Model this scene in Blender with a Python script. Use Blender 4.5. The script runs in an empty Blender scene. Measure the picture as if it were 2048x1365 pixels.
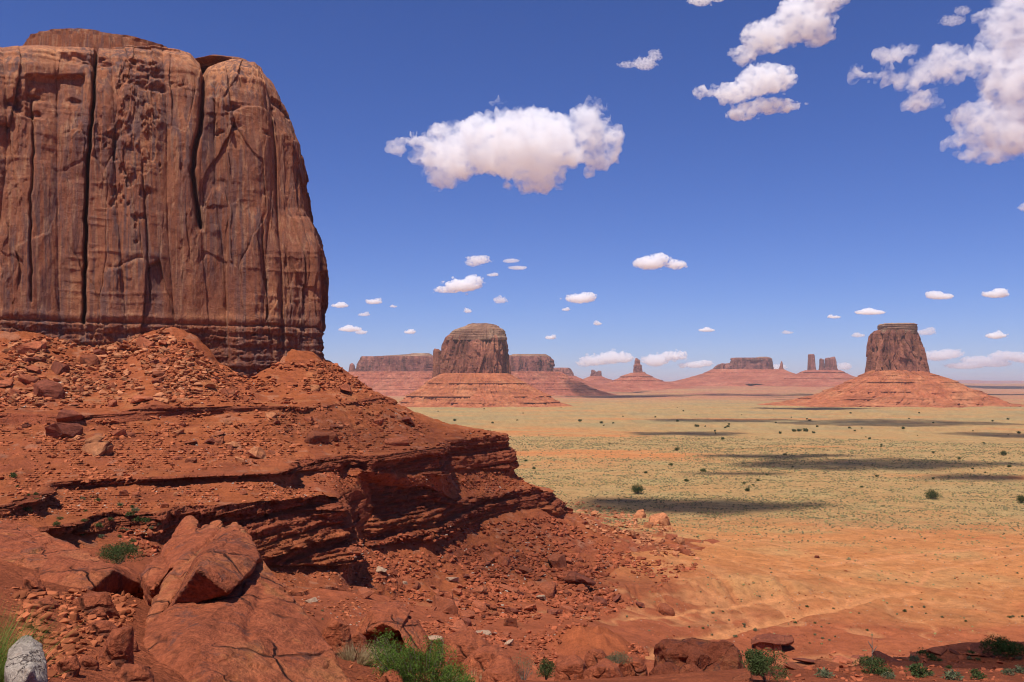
import bpy, bmesh, math, random
import numpy as np
from mathutils import Vector, Matrix, Euler

# ------------------------------------------------------------------ camera, world, sun, exposure
S = bpy.context.scene
COL = S.collection
F, CU, HV = 1774.0, 1024.0, 765.0          # focal length and horizon in photograph pixels
cam_d = bpy.data.cameras.new('camera')
cam_d.sensor_width = 36.0
cam_d.lens = 36.0 * F / 2048.0
cam_d.shift_y = (HV - 682.5) / 2048.0
cam_d.clip_start, cam_d.clip_end = 0.1, 400000.0
cam = bpy.data.objects.new('camera', cam_d)
COL.objects.link(cam)
cam.rotation_euler = (math.radians(90), 0, 0)
S.camera = cam

SUN_EL, SUN_AZ = 65.0, 206.0               # azimuth clockwise from +Y (the view direction)
W = bpy.data.worlds.new('World'); S.world = W; W.use_nodes = True
wn = W.node_tree; wn.nodes.clear()
sky = wn.nodes.new('ShaderNodeTexSky'); sky.sky_type = 'NISHITA'; sky.sun_disc = False
sky.sun_elevation = math.radians(SUN_EL); sky.sun_rotation = math.radians(SUN_AZ)
sky.altitude = 1700; sky.air_density = 1.0; sky.dust_density = 0.4; sky.ozone_density = 3.0
hs = wn.nodes.new('ShaderNodeHueSaturation'); hs.inputs['Saturation'].default_value = 1.12; hs.inputs['Hue'].default_value = 0.504
bg = wn.nodes.new('ShaderNodeBackground'); bg.inputs['Strength'].default_value = 0.062
wo = wn.nodes.new('ShaderNodeOutputWorld')
tint = wn.nodes.new('ShaderNodeMix'); tint.data_type = 'RGBA'; tint.blend_type = 'MULTIPLY'; tint.inputs[0].default_value = 1.0; tint.inputs[7].default_value = (0.87, 0.93, 1.44, 1)
wn.links.new(sky.outputs[0], hs.inputs['Color']); wn.links.new(hs.outputs[0], tint.inputs[6]); wn.links.new(tint.outputs[2], bg.inputs[0]); wn.links.new(bg.outputs[0], wo.inputs[0])

sd = bpy.data.lights.new('sun', 'SUN'); sd.energy = 4.4; sd.angle = math.radians(0.5); sd.color = (1.0, 0.965, 0.91)
sun = bpy.data.objects.new('sun', sd); COL.objects.link(sun)
_el, _az = math.radians(SUN_EL), math.radians(SUN_AZ)
TOSUN = Vector((math.sin(_az) * math.cos(_el), math.cos(_az) * math.cos(_el), math.sin(_el)))
sun.rotation_euler = TOSUN.to_track_quat('Z', 'Y').to_euler()

S.view_settings.view_transform = 'Standard'; S.view_settings.look = 'None'
S.view_settings.exposure = 0.3; S.view_settings.gamma = 1.0; S.view_settings.use_curve_mapping = False
S.render.engine = 'CYCLES'
cy = S.cycles
cy.use_denoising = True; cy.max_bounces = 16; cy.diffuse_bounces = 3; cy.glossy_bounces = 1
cy.transparent_max_bounces = 8; cy.volume_bounces = 16
cy.filter_width = 1.1; cy.use_adaptive_sampling = True; cy.adaptive_threshold = 0.02

# ------------------------------------------------------------------ numeric helpers
def E(u, v, d):
    """the world point seen at photograph pixel (u, v) at depth d"""
    return np.array(((u - CU) / F * d, d, (HV - v) / F * d))

def _h(ix, iy, iz, seed):
    x = (ix.astype(np.uint32) * np.uint32(374761393) + iy.astype(np.uint32) * np.uint32(668265263)
         + iz.astype(np.uint32) * np.uint32(2246822519) + np.uint32((seed * 3266489917) & 0xffffffff))
    x = (x ^ (x >> np.uint32(13))) * np.uint32(1274126177)
    x = (x ^ (x >> np.uint32(15))) * np.uint32(2654435761)
    return ((x ^ (x >> np.uint32(16))) & np.uint32(0xffff)).astype(np.float32) / np.float32(65535.0)

def vn(x, y, z, seed=0):
    """value noise in -1..1"""
    x, y, z = np.broadcast_arrays(np.asarray(x, np.float32), np.asarray(y, np.float32), np.asarray(z, np.float32))
    ix, iy, iz = np.floor(x).astype(np.int32), np.floor(y).astype(np.int32), np.floor(z).astype(np.int32)
    fx, fy, fz = x - ix, y - iy, z - iz
    fx, fy, fz = [f * f * f * (f * (f * 6 - 15) + 10) for f in (fx, fy, fz)]
    r = []
    for dz in (0, 1):
        c = []
        for dy in (0, 1):
            a, b = _h(ix, iy + dy, iz + dz, seed), _h(ix + 1, iy + dy, iz + dz, seed)
            c.append(a + (b - a) * fx)
        r.append(c[0] + (c[1] - c[0]) * fy)
    return (r[0] + (r[1] - r[0]) * fz) * 2 - 1

def fbm(x, y, z, octv=4, seed=0, gain=0.5):
    t, a, n, f = 0, 1.0, 0, 1.0
    for i in range(octv):
        t = t + a * vn(x * f + 17.3 * i, y * f + 9.1 * i, z * f + 3.7 * i, seed + i)
        n += a; a *= gain; f *= 2.03
    return t / n

def cell(x, y, seed=0):
    """2-D cells: distance to the second nearest less the nearest point, and the cell's own value 0..1"""
    ix, iy = np.floor(x).astype(np.int32), np.floor(y).astype(np.int32)
    f1 = np.full(x.shape, 9.0, np.float32); f2 = f1.copy(); val = np.zeros(x.shape, np.float32)
    zz = np.zeros_like(ix)
    for dx in (-1, 0, 1):
        for dy in (-1, 0, 1):
            cx, cyy = ix + dx, iy + dy
            px = cx + 0.1 + 0.8 * _h(cx, cyy, zz, seed); py = cyy + 0.1 + 0.8 * _h(cx, cyy, zz, seed + 7)
            d = np.hypot(px - x, py - y)
            v = _h(cx, cyy, zz, seed + 13)
            m = d < f1
            f2 = np.where(m, f1, np.minimum(f2, d)); val = np.where(m, v, val); f1 = np.where(m, d, f1)
    return f2 - f1, val

def sstep(a, b, x):
    t = np.clip((x - a) / (b - a), 0, 1)
    return t * t * (3 - 2 * t)

def mixc(a, b, t):
    return a + (b - a) * t[..., None]

RNG = np.random.default_rng(11)
random.seed(5)

# ------------------------------------------------------------------ object helpers
def tag(o, label=None, cat=None, group=None, kind=None):
    if label: o['label'] = label
    if cat: o['category'] = cat
    if group: o['group'] = group
    if kind: o['kind'] = kind
    return o

def link(name, me, mat=None, parent=None, loc=(0, 0, 0)):
    o = bpy.data.objects.new(name, me); COL.objects.link(o)
    if mat is not None and not me.materials: me.materials.append(mat)
    o.location = loc
    if parent is not None: o.parent = parent
    return o

def empty(name, loc):
    o = bpy.data.objects.new(name, None); COL.objects.link(o); o.location = loc
    o.empty_display_size = 0.5
    return o

def mesh_np(name, V, Fq, smooth=True, col=None):
    """a mesh from an (n,3) array and an (m,k) array of faces"""
    me = bpy.data.meshes.new(name)
    V = np.ascontiguousarray(V, np.float32); Fq = np.ascontiguousarray(Fq, np.int32)
    k = Fq.shape[1]
    me.vertices.add(len(V)); me.vertices.foreach_set('co', V.ravel())
    me.loops.add(Fq.size); me.loops.foreach_set('vertex_index', Fq.ravel())
    me.polygons.add(len(Fq)); me.polygons.foreach_set('loop_start', np.arange(0, Fq.size, k, dtype=np.int32))
    me.polygons.foreach_set('use_smooth', np.full(len(Fq), smooth, bool))
    me.update(calc_edges=True)
    if col is not None:
        a = me.attributes.new('Col', 'FLOAT_COLOR', 'POINT')
        c = np.ones((len(V), 4), np.float32); c[:, :3] = col
        a.data.foreach_set('color', c.ravel())
    return me

def grid_faces(nr, nc, wrap=False):
    i = np.arange(nr - 1)[:, None]; j = np.arange(nc if wrap else nc - 1)[None, :]
    j2 = (j + 1) % nc
    return np.stack(np.broadcast_arrays(i * nc + j, i * nc + j2, (i + 1) * nc + j2, (i + 1) * nc + j), -1).reshape(-1, 4)

# ------------------------------------------------------------------ materials
class NT:
    def __init__(self, name):
        self.m = bpy.data.materials.new(name); self.m.use_nodes = True
        self.t = self.m.node_tree; self.t.nodes.clear()
        self.out = self.t.nodes.new('ShaderNodeOutputMaterial')
    def n(self, typ, **kw):
        nd = self.t.nodes.new(typ)
        for k, v in kw.items():
            if k.startswith('i_'):
                key = k[2:]; nd.inputs[int(key) if key.isdigit() else key].default_value = v
            else: setattr(nd, k, v)
        return nd
    def l(self, a, b): self.t.links.new(a, b)
    def pos(self, scale=(1, 1, 1), obj=False):
        g = self.n('ShaderNodeTexCoord').outputs['Object'] if obj else self.n('ShaderNodeNewGeometry').outputs['Position']
        m = self.n('ShaderNodeVectorMath', operation='MULTIPLY'); self.l(g, m.inputs[0]); m.inputs[1].default_value = scale
        return m.outputs[0]
    def noise(self, vec, scale, detail=4, rough=0.55, dist=0.0):
        nd = self.n('ShaderNodeTexNoise', i_Scale=scale, i_Detail=detail, i_Roughness=rough, i_Distortion=dist)
        self.l(vec, nd.inputs['Vector']); return nd.outputs['Fac']
    def ramp(self, fac, stops):
        r = self.n('ShaderNodeValToRGB'); e = r.color_ramp.elements
        while len(e) < len(stops): e.new(0.5)
        for el, (p, c) in zip(e, stops):
            el.position = p; el.color = (c, c, c, 1) if isinstance(c, (int, float)) else (*c, 1)
        self.l(fac, r.inputs[0]); return r.outputs[0]
    def mix(self, fac, a, b, mode='MIX'):
        nd = self.n('ShaderNodeMix', data_type='RGBA', blend_type=mode)
        for sock, v in ((nd.inputs[0], fac), (nd.inputs[6], a), (nd.inputs[7], b)):
            if isinstance(v, (int, float)): sock.default_value = v
            elif isinstance(v, tuple): sock.default_value = (*v, 1)
            else: self.l(v, sock)
        return nd.outputs[2]
    def math(self, op, a, b=0.0):
        nd = self.n('ShaderNodeMath', operation=op)
        for s, v in ((nd.inputs[0], a), (nd.inputs[1], b)):
            if isinstance(v, (int, float)): s.default_value = v
            else: self.l(v, s)
        return nd.outputs[0]
    def attr(self): return self.n('ShaderNodeAttribute', attribute_name='Col').outputs['Color']
    def bump(self, h, dist, strength=1.0, prev=None):
        b = self.n('ShaderNodeBump', i_Strength=strength, i_Distance=dist); self.l(h, b.inputs['Height'])
        if prev is not None: self.l(prev, b.inputs['Normal'])
        return b.outputs[0]
    def done(self, color, normal=None, rough=0.9, spec=0.15):
        p = self.n('ShaderNodeBsdfPrincipled', i_Roughness=rough); p.inputs['Specular IOR Level'].default_value = spec
        if isinstance(color, tuple): p.inputs['Base Color'].default_value = (*color, 1)
        else: self.l(color, p.inputs['Base Color'])
        if normal is not None: self.l(normal, p.inputs['Normal'])
        self.l(p.outputs[0], self.out.inputs[0]); return self.m

def terrain_mat(name, s=1.0, bump=0.25):
    t = NT(name); p = t.pos()
    a = t.noise(p, 0.35 * s, 8, 0.65); b = t.noise(p, 2.5 * s, 6, 0.7)
    c = t.mix(1.0, t.attr(), t.ramp(a, [(0.25, 0.66), (0.5, 1.0), (0.75, 1.22)]), 'MULTIPLY')
    c = t.mix(1.0, c, t.ramp(b, [(0.3, 0.72), (0.5, 1.0), (0.7, 1.25)]), 'MULTIPLY')
    g3 = t.noise(p, 14.0 * s, 6, 0.75); g4 = t.n('ShaderNodeTexVoronoi', i_Scale=7.0 * s); t.l(p, g4.inputs['Vector'])
    c = t.mix(1.0, c, t.ramp(g3, [(0.3, 0.62), (0.5, 1.0), (0.7, 1.32)]), 'MULTIPLY')
    h = t.math('ADD', t.math('ADD', t.math('MULTIPLY', a, 2.0), b), t.math('ADD', t.math('MULTIPLY', g3, 0.35), t.math('MULTIPLY', g4.outputs[0], -0.35)))
    return t.done(c, t.bump(h, bump, 1.0), 0.95, 0.05)

def strata_mat(name, streak=1.0):
    """layered red rock of the ledges and slopes; the base colour rides on the vertices"""
    t = NT(name); p = t.pos()
    st = t.noise(t.pos((0.10, 0.10, 1.6)), 1.0, 5, 0.65)
    a = t.noise(p, 0.5, 8, 0.65); b = t.noise(p, 3.0, 5, 0.7)
    c = t.mix(1.0, t.attr(), t.ramp(st, [(0.3, 0.78), (0.5, 1.0), (0.72, 1.15)]), 'MULTIPLY')
    c = t.mix(1.0, c, t.ramp(a, [(0.25, 0.7), (0.5, 1.0), (0.75, 1.2)]), 'MULTIPLY')
    c = t.mix(1.0, c, t.ramp(b, [(0.3, 0.7), (0.5, 1.0), (0.72, 1.3)]), 'MULTIPLY')
    h = t.math('ADD', t.math('ADD', t.math('MULTIPLY', a, 1.6), b), t.math('MULTIPLY', st, 0.5))
    return t.done(c, t.bump(h, 0.45, 1.0), 0.95, 0.05)

def wall_mat():
    """sheer sandstone: orange stone under vertical desert varnish"""
    t = NT('sheer_sandstone'); p = t.pos()
    big = t.noise(p, 0.045, 5, 0.6, 0.6)
    c = t.ramp(big, [(0.3, (0.225, 0.082, 0.048)), (0.5, (0.32, 0.118, 0.060)), (0.68, (0.42, 0.168, 0.078))])
    c = t.mix(1.0, c, t.attr(), 'MULTIPLY')
    stk = t.noise(t.pos((1.0, 1.0, 0.035)), 0.55, 6, 0.62, 0.3)
    reg = t.noise(t.pos((1, 1, 0.5)), 0.06, 4, 0.55)
    var = t.math('MULTIPLY', t.ramp(stk, [(0.44, 0.0), (0.57, 1.0)]), t.ramp(reg, [(0.34, 0.12), (0.58, 0.95)]))
    c = t.mix(var, c, (0.155, 0.082, 0.068))
    pale = t.math('MULTIPLY', t.ramp(t.noise(t.pos((1.0, 1.0, 0.05)), 0.8, 4, 0.6), [(0.53, 0.0), (0.62, 1.0)]), 0.42)
    c = t.mix(pale, c, (0.47, 0.25, 0.13))
    fine = t.noise(p, 0.9, 8, 0.68)
    c = t.mix(1.0, c, t.ramp(fine, [(0.28, 0.65), (0.5, 1.0), (0.75, 1.25)]), 'MULTIPLY')
    rdg = t.n('ShaderNodeTexNoise', noise_type='RIDGED_MULTIFRACTAL', i_Scale=0.22, i_Detail=7, i_Roughness=0.6); t.l(t.pos((1, 1, 0.35)), rdg.inputs['Vector'])
    hor = t.noise(t.pos((0.25, 0.25, 1.6)), 0.5, 6, 0.65)
    crk = t.noise(t.pos((1, 1, 0.25)), 0.7, 7, 0.7)
    h = t.math('ADD', t.math('ADD', t.math('MULTIPLY', crk, 1.2), t.noise(p, 2.2, 6, 0.7)), t.math('ADD', t.math('MULTIPLY', rdg.outputs[0], -0.5), t.math('MULTIPLY', hor, 0.35)))
    return t.done(c, t.bump(h, 0.5, 1.0), 0.9, 0.1)

def far_mat(name, cols, streak, zs, bump=4.0):
    """rock of the far buttes: colours by noise, vertical streaks (streak>0) or beds"""
    t = NT(name); p = t.pos()
    a = t.noise(p, 0.012, 6, 0.6)
    c = t.ramp(a, [(0.3, cols[0]), (0.5, cols[1]), (0.7, cols[2])])
    v = t.noise(t.pos((1, 1, 0.08)), 0.035, 6, 0.65)
    h = t.noise(t.pos((0.05, 0.05, 1)), zs, 5, 0.6)
    c = t.mix(streak, c, t.mix(1.0, c, t.ramp(v, [(0.36, 0.42), (0.5, 1.0), (0.64, 1.35)]), 'MULTIPLY'))
    c = t.mix(0.62 - 0.25 * streak, c, t.mix(1.0, c, t.ramp(h, [(0.36, 0.62), (0.5, 1.0), (0.64, 1.2)]), 'MULTIPLY'))
    f = t.noise(p, 0.07, 6, 0.7)
    c = t.mix(1.0, c, t.ramp(f, [(0.3, 0.62), (0.5, 1.0), (0.7, 1.35)]), 'MULTIPLY')
    hh = t.math('ADD', t.math('ADD', f, t.math('MULTIPLY', v, streak)), t.math('MULTIPLY', h, 1 - streak))
    return t.done(c, t.bump(hh, bump, 1.0), 0.95, 0.05)

def boulder_mat(name, c0, c1, c2, scale=1.0, rand=0.25, stain=0.35):
    t = NT(name); p = t.pos((1, 1, 1), obj=True)
    a = t.noise(p, 0.9 * scale, 6, 0.6, 0.4); b = t.noise(p, 6.0 * scale, 8, 0.7)
    c = t.ramp(a, [(0.3, c0), (0.5, c1), (0.72, c2)])
    sp = t.noise(p, 2.2 * scale, 7, 0.72, 0.5)
    c = t.mix(t.math('MULTIPLY', t.ramp(sp, [(0.56, 0.0), (0.62, 1.0)]), stain), c, (0.085, 0.045, 0.038))
    wm = t.noise(p, 1.3 * scale, 5, 0.6, 0.8); c = t.mix(t.math('MULTIPLY', t.ramp(wm, [(0.58, 0.0), (0.70, 1.0)]), stain * 0.8), c, (0.40, 0.17, 0.055))
    gr = t.noise(p, 24.0 * scale, 5, 0.75); c = t.mix(1.0, c, t.ramp(gr, [(0.3, 0.72), (0.5, 1.0), (0.7, 1.25)]), 'MULTIPLY')
    c = t.mix(1.0, c, t.ramp(b, [(0.3, 0.62), (0.5, 1.0), (0.7, 1.3)]), 'MULTIPLY')
    r = t.n('ShaderNodeObjectInfo').outputs['Random']
    mr = t.n('ShaderNodeMapRange', i_3=1 - rand, i_4=1 + rand); t.l(r, mr.inputs[0])
    cc = t.n('ShaderNodeCombineColor'); [t.l(mr.outputs[0], cc.inputs[k]) for k in range(3)]
    c = t.mix(1.0, c, cc.outputs[0], 'MULTIPLY')
    bed = t.noise(t.pos((0.4, 0.4, 3.0), obj=True), 1.6 * scale, 4, 0.6)
    dn = t.n('ShaderNodeTexNoise', i_Scale=1.4 * scale, i_Detail=4); t.l(p, dn.inputs['Vector'])
    wv = t.n('ShaderNodeVectorMath', operation='MULTIPLY_ADD'); t.l(dn.outputs['Color'], wv.inputs[0]); wv.inputs[1].default_value = (0.7, 0.7, 0.7); t.l(p, wv.inputs[2])
    vo = t.n('ShaderNodeTexVoronoi', feature='DISTANCE_TO_EDGE', i_Scale=0.75 * scale); t.l(wv.outputs[0], vo.inputs['Vector'])
    ck = t.math('MULTIPLY', t.ramp(vo.outputs[0], [(0.0, 1.0), (0.028, 0.0)]), t.ramp(t.noise(p, 0.8 * scale, 3), [(0.46, 0.0), (0.56, 1.0)]))
    c = t.mix(t.math('MULTIPLY', ck, 0.7), c, (0.06, 0.022, 0.014))
    h = t.math('ADD', t.math('ADD', b, t.math('MULTIPLY', sp, 0.8)), t.math('MULTIPLY', bed, 0.9))
    h = t.math('ADD', h, t.math('MULTIPLY', ck, -0.8))
    return t.done(c, t.bump(h, 0.13 / scale, 0.9), 0.9, 0.12)

def leaf_mat(name, ca, cb):
    t = NT(name); p = t.pos()
    c = t.ramp(t.noise(p, 7.0, 3), [(0.35, ca), (0.65, cb)])
    d = t.n('ShaderNodeBsdfDiffuse'); tr = t.n('ShaderNodeBsdfTranslucent'); mx = t.n('ShaderNodeMixShader', i_0=0.3)
    t.l(c, d.inputs[0]); t.l(c, tr.inputs[0]); t.l(d.outputs[0], mx.inputs[1]); t.l(tr.outputs[0], mx.inputs[2])
    t.l(mx.outputs[0], t.out.inputs[0]); return t.m

def plain_mat(name, col, rough=0.9):
    t = NT(name); return t.done(t.mix(1.0, col, t.ramp(t.noise(t.pos(), 9.0, 5), [(0.3, 0.7), (0.7, 1.25)]), 'MULTIPLY'), None, rough, 0.1)

M_GROUND = terrain_mat('valley_soil', 1.0, 0.22)
M_HILL = strata_mat('red_ledge_rock')
M_WALL = wall_mat()
RED_A, RED_B, RED_C = (0.20, 0.054, 0.025), (0.29, 0.082, 0.036), (0.38, 0.125, 0.054)
M_BOULD = boulder_mat('red_boulder', RED_A, RED_B, RED_C, 1.0, 0.3)
M_BIG = boulder_mat('foreground_boulder', (0.25, 0.066, 0.029), (0.335, 0.088, 0.037), (0.40, 0.128, 0.051), 0.7, 0.06, 0.6)
M_ORANGE = boulder_mat('orange_boulder', (0.30, 0.105, 0.045), (0.40, 0.15, 0.062), (0.46, 0.20, 0.09), 0.5, 0.25, 0.3)
M_DARKB = boulder_mat('dark_boulder', (0.13, 0.038, 0.022), (0.19, 0.053, 0.028), (0.24, 0.072, 0.036), 0.6, 0.2, 0.3)
M_PALE = boulder_mat('pale_boulder', (0.30, 0.17, 0.10), (0.37, 0.235, 0.15), (0.42, 0.29, 0.20), 0.8, 0.15, 0.1)
M_WHITE = boulder_mat('white_stone', (0.27, 0.205, 0.155), (0.36, 0.285, 0.22), (0.44, 0.36, 0.28), 3.0, 0.02, 0.25)

# ------------------------------------------------------------------ hillside rows: (column, u, v, depth), a bare 'w' marks world coordinates
ROWS = {
 'R0': [(-3, -330, 655, 272), (0, 0, 660, 291), (1, 80, 658, 296), (1.8, 150, 688, 300), (2.6, 220, 692, 304), (3.8, 340, 652, 311), (4.4, 390, 668, 315), (5.2, 440, 722, 318),
        (5.9, 490, 752, 321), (7, 535, 732, 323), (8, 588, 700, 326), (9, 625, 703, 329), (9.7, 650, 716, 334), ('w', 10.3, -68, 346, 7), ('w', 11, -78, 372, 5), ('w', 12, -112, 430, 4), ('w', 13, -170, 500, 4)],
 'R1a': [(-3, -330, 850, 212), (0, 0, 826, 226), (1.6, 160, 832, 229), (2.6, 240, 824, 236), (3, 300, 811, 242), (3.7, 370, 814, 249), (5.6, 561, 812, 266), (6.5, 630, 815, 282), (7.5, 690, 806, 298),
         (8.6, 735, 796, 312), (9.6, 762, 791, 324), (10.2, 778, 797, 331), ('w', 10.7, -48, 350, -7), ('w', 11.3, -58, 385, -8), ('w', 12, -92, 450, -8), ('w', 13, -150, 525, -8)],
 'R1b': [(-3, -330, 872, 210), (0, 0, 850, 224), (1.6, 160, 846, 227.5), (2.6, 240, 845, 234), (3, 300, 840, 240), (3.7, 370, 834, 248), (5.6, 561, 820, 265.5), (6.5, 630, 820, 281), (7.5, 690, 812, 297),
         (8.6, 745, 806, 311), (9.6, 785, 808, 323), (10.2, 806, 815, 330.5), ('w', 10.7, -45, 351, -10), ('w', 11.3, -55, 386, -11), ('w', 12, -89, 452, -11), ('w', 13, -148, 527, -11)],
 'R2a': [(-3, -330, 1040, 122), (0, 0, 1010, 139), (0.68, 68, 987, 155), (0.95, 95, 966, 171), (1.7, 171, 957, 179), (2.8, 280, 953, 184), (3.76, 376, 947, 189), (5.4, 545, 943, 194), (5.75, 574, 935, 203), (5.95, 582, 922, 218),
         (7, 700, 910, 238), (7.4, 740, 912, 234), (8.1, 810, 904, 249), (8.8, 880, 896, 262), (9.15, 896, 880, 296), (9.6, 950, 874, 309), (10.13, 1008, 871, 322), ('w', 10.5, -2.0, 331, -19.3), ('w', 11, -10, 365, -19.5), ('w', 12, -50, 450, -20), ('w', 13, -125, 545, -20)],
 'R2b': [(-3, -330, 1056, 121), (0, 0, 1030, 138), (0.68, 68, 1003, 154), (0.95, 95, 980, 170), (1.7, 171, 970, 178.3), (2.8, 280, 965, 183.4), (3.76, 376, 960, 188.4), (5.4, 545, 955, 193.4), (5.75, 574, 949, 202), (5.95, 582, 942, 216),
         (7, 700, 941, 236), (7.4, 740, 944, 232), (8.1, 810, 946, 247), (8.8, 880, 952, 260), (9.15, 898, 938, 294), (9.6, 955, 938, 307), (10.13, 1020, 938, 320), ('w', 10.5, 0.5, 333, -31.5), ('w', 11, -7, 368, -31), ('w', 12, -47, 454, -31), ('w', 13, -122, 549, -31)],
 'R3a': [(-3, -330, 1105, 96), (0, 0, 1062, 116), (1.5, 150, 1040, 135), (2.3, 229, 1021, 150), (3, 308, 1026, 151), (3.6, 359, 1011, 161), (5, 506, 1005, 177), (6.3, 640, 992, 196), (6.65, 672, 995, 199), (6.85, 688, 988, 222),
         (7.2, 725, 966, 238), (8, 800, 972, 247), (8.55, 855, 972, 254), (8.85, 880, 985, 263), (9.1, 905, 998, 272), (9.5, 945, 992, 290), (10.1, 1000, 984, 303), (10.6, 1070, 977, 314), (10.9, 1098, 985, 320), ('w', 11.2, 17, 338, -42), ('w', 12, -20, 450, -44), ('w', 13, -105, 570, -44)],
 'R3b': [(-3, -330, 1135, 95), (0, 0, 1084, 115), (1.5, 150, 1062, 134), (2.3, 229, 1056, 147.5), (3, 308, 1078, 148), (3.6, 359, 1087, 158), (5, 506, 1130, 173.5), (6.3, 640, 1130, 193), (6.65, 686, 1124, 196), (6.85, 704, 1102, 219),
         (7.2, 730, 1088, 233), (8, 790, 1086, 242), (8.55, 850, 1082, 249), (8.85, 875, 1076, 258), (9.1, 905, 1066, 267), (9.5, 945, 1040, 287), (10.1, 1000, 1025, 300), (10.6, 1075, 1018, 311.5), (10.9, 1110, 1030, 318), ('w', 11.2, 21, 342, -50), ('w', 12, -15, 455, -52), ('w', 13, -100, 576, -52)],
 'R4': [(-3, -330, 1180, 82), (0, 0, 1125, 94), (1.5, 150, 1100, 112), (2.3, 229, 1095, 122), (3, 300, 1112, 124), (3.6, 380, 1160, 132), (5, 520, 1190, 147), (6.3, 640, 1175, 172), (7.2, 725, 1180, 192), (8, 800, 1198, 212), (8.85, 900, 1212, 222),
        (9.5, 1000, 1220, 229), (10.1, 1120, 1200, 250), (10.6, 1240, 1155, 288), (10.9, 1380, 1108, 333), ('w', 11.2, 88, 375, -67), ('w', 12, 55, 510, -76), ('w', 13, -50, 650, -76)],
}
def row_at(name, c):
    k = []
    for e in ROWS[name]:
        if e[0] == 'w': k.append((e[1], e[2], e[3], e[4]))
        else: k.append((e[0], *E(e[1], e[2], e[3])))
    k = np.array(k)
    P = np.stack([np.interp(c, k[:, 0], k[:, i]) for i in (1, 2, 3)], -1)
    w = np.hanning(23); w /= w.sum()
    Q = np.stack([np.convolve(np.pad(P[:, i], 11, 'edge'), w, 'valid') for i in range(3)], -1)
    return Q

# ------------------------------------------------------------------ ground heights
GP = []
def g(u, v, d): GP.append(tuple(E(u, v, d)))
def gw(x, y, z): GP.append((x, y, z))
# the viewer's own shoulder of red earth
for a in ((0, 0, -1.7), (-4, 0, -1.6), (4, 0, -1.9), (0, -12, -1.0), (-12, -6, 0), (12, -6, -2.5), (0, 6, -2.9), (-3.2, 6, -2.5), (4, 6, -3.6), (0, 10, -4.1), (-5, 10, -3.3), (-9, 10, -2.6),
          (-5, 13, -4.6), (-4, 20, -6.2), (-2, 25, -8.6), (-25, 20, -4), (-40, 0, 1), (40, 0, -9), (20, 12, -6.5), (8, 14, -5.4), (0, 31, -13), (-9, 44, -17), (5, 43, -21), (14, 52, -26), (-60, 60, -8), (-110, 70, -6), (-90, 20, 2),
          (22, 64, -29), (40, 78, -33), (70, 78, -33), (30, 110, -52), (0, 60, -30), (-5, 90, -37), (90, 110, -50), (-40, 75, -17), (-70, 75, -13)): gw(*a)
for a in ((100, 1365, 9.5), (100, 1250, 14), (220, 1210, 19), (60, 1160, 24), (150, 1150, 27), (0, 1075, 36), (150, 1120, 35), (-200, 1080, 34), (230, 1118, 70), (700, 1330, 18), (850, 1365, 17.5), (930, 1360, 23), (880, 1335, 26),
          (1100, 1385, 28), (1240, 1370, 30), (1400, 1372, 36), (1420, 1330, 42), (1500, 1365, 41), (1800, 1365, 44), (1580, 1335, 47), (1665, 1312, 51), (1850, 1300, 56), (2048, 1283, 62), (2300, 1270, 70), (2000, 1365, 48),
          # the gully and the valley beyond it
          (850, 1290, 140), (1000, 1300, 156), (900, 1250, 185), (1090, 1260, 205), (1290, 1320, 180), (1350, 1290, 216), (1250, 1230, 235), (1545, 1305, 225), (1480, 1205, 272), (1600, 1205, 274), (1300, 1215, 255), (1380, 1160, 288),
          (1480, 1148, 300), (1570, 1152, 300), (1700, 1196, 284), (1250, 1180, 268), (1800, 1180, 292), (1900, 1270, 245), (2048, 1100, 362), (2400, 1150, 320), (2300, 1270, 245), (1700, 1260, 246), (1400, 1110, 335), (1550, 1110, 345), (1330, 1070, 385), (1700, 1100, 356)): g(*a)
for nm in ('R4',):
    for e in ROWS[nm]:
        GP.append((e[2], e[3], e[4]) if e[0] == 'w' else tuple(E(e[1], e[2], e[3])))
for nm in ('R3b', 'R2b'):
    for e in ROWS[nm]:
        p = (e[2], e[3], e[4]) if e[0] == 'w' else tuple(E(e[1], e[2], e[3]))
        if e[0] != 'w' and e[0] in (-3, 0, 1.5, 0.68, 3.6, 5, 6.3, 8, 9.5, 10.6, 10.13, 7): GP.append((p[0], p[1], p[2] - (9 if nm == 'R3b' else 22)))
for a in np.linspace(-180, 180, 40):
    gw(760 * math.sin(math.radians(a)), 760 * math.cos(math.radians(a)), -75)
for a in np.linspace(6, 60, 9):
    gw(570 * math.sin(math.radians(a)), 570 * math.cos(math.radians(a)), -74)
GP = np.array(GP, np.float64)
def _phi(r2): return np.sqrt(r2 + 4.0)
_A = _phi(((GP[:, None, :2] - GP[None, :, :2]) ** 2).sum(-1)) - np.eye(len(GP)) * 1.0
_wt = np.linalg.solve(_A, GP[:, 2] + 60.0)
def rbf(x, y):
    o = np.empty(x.size, np.float64); xf, yf = x.ravel(), y.ravel()
    for i in range(0, x.size, 60000):
        o[i:i + 60000] = _phi((xf[i:i + 60000, None] - GP[:, 0]) ** 2 + (yf[i:i + 60000, None] - GP[:, 1]) ** 2) @ _wt
    return o.reshape(x.shape) - 60.0

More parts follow.
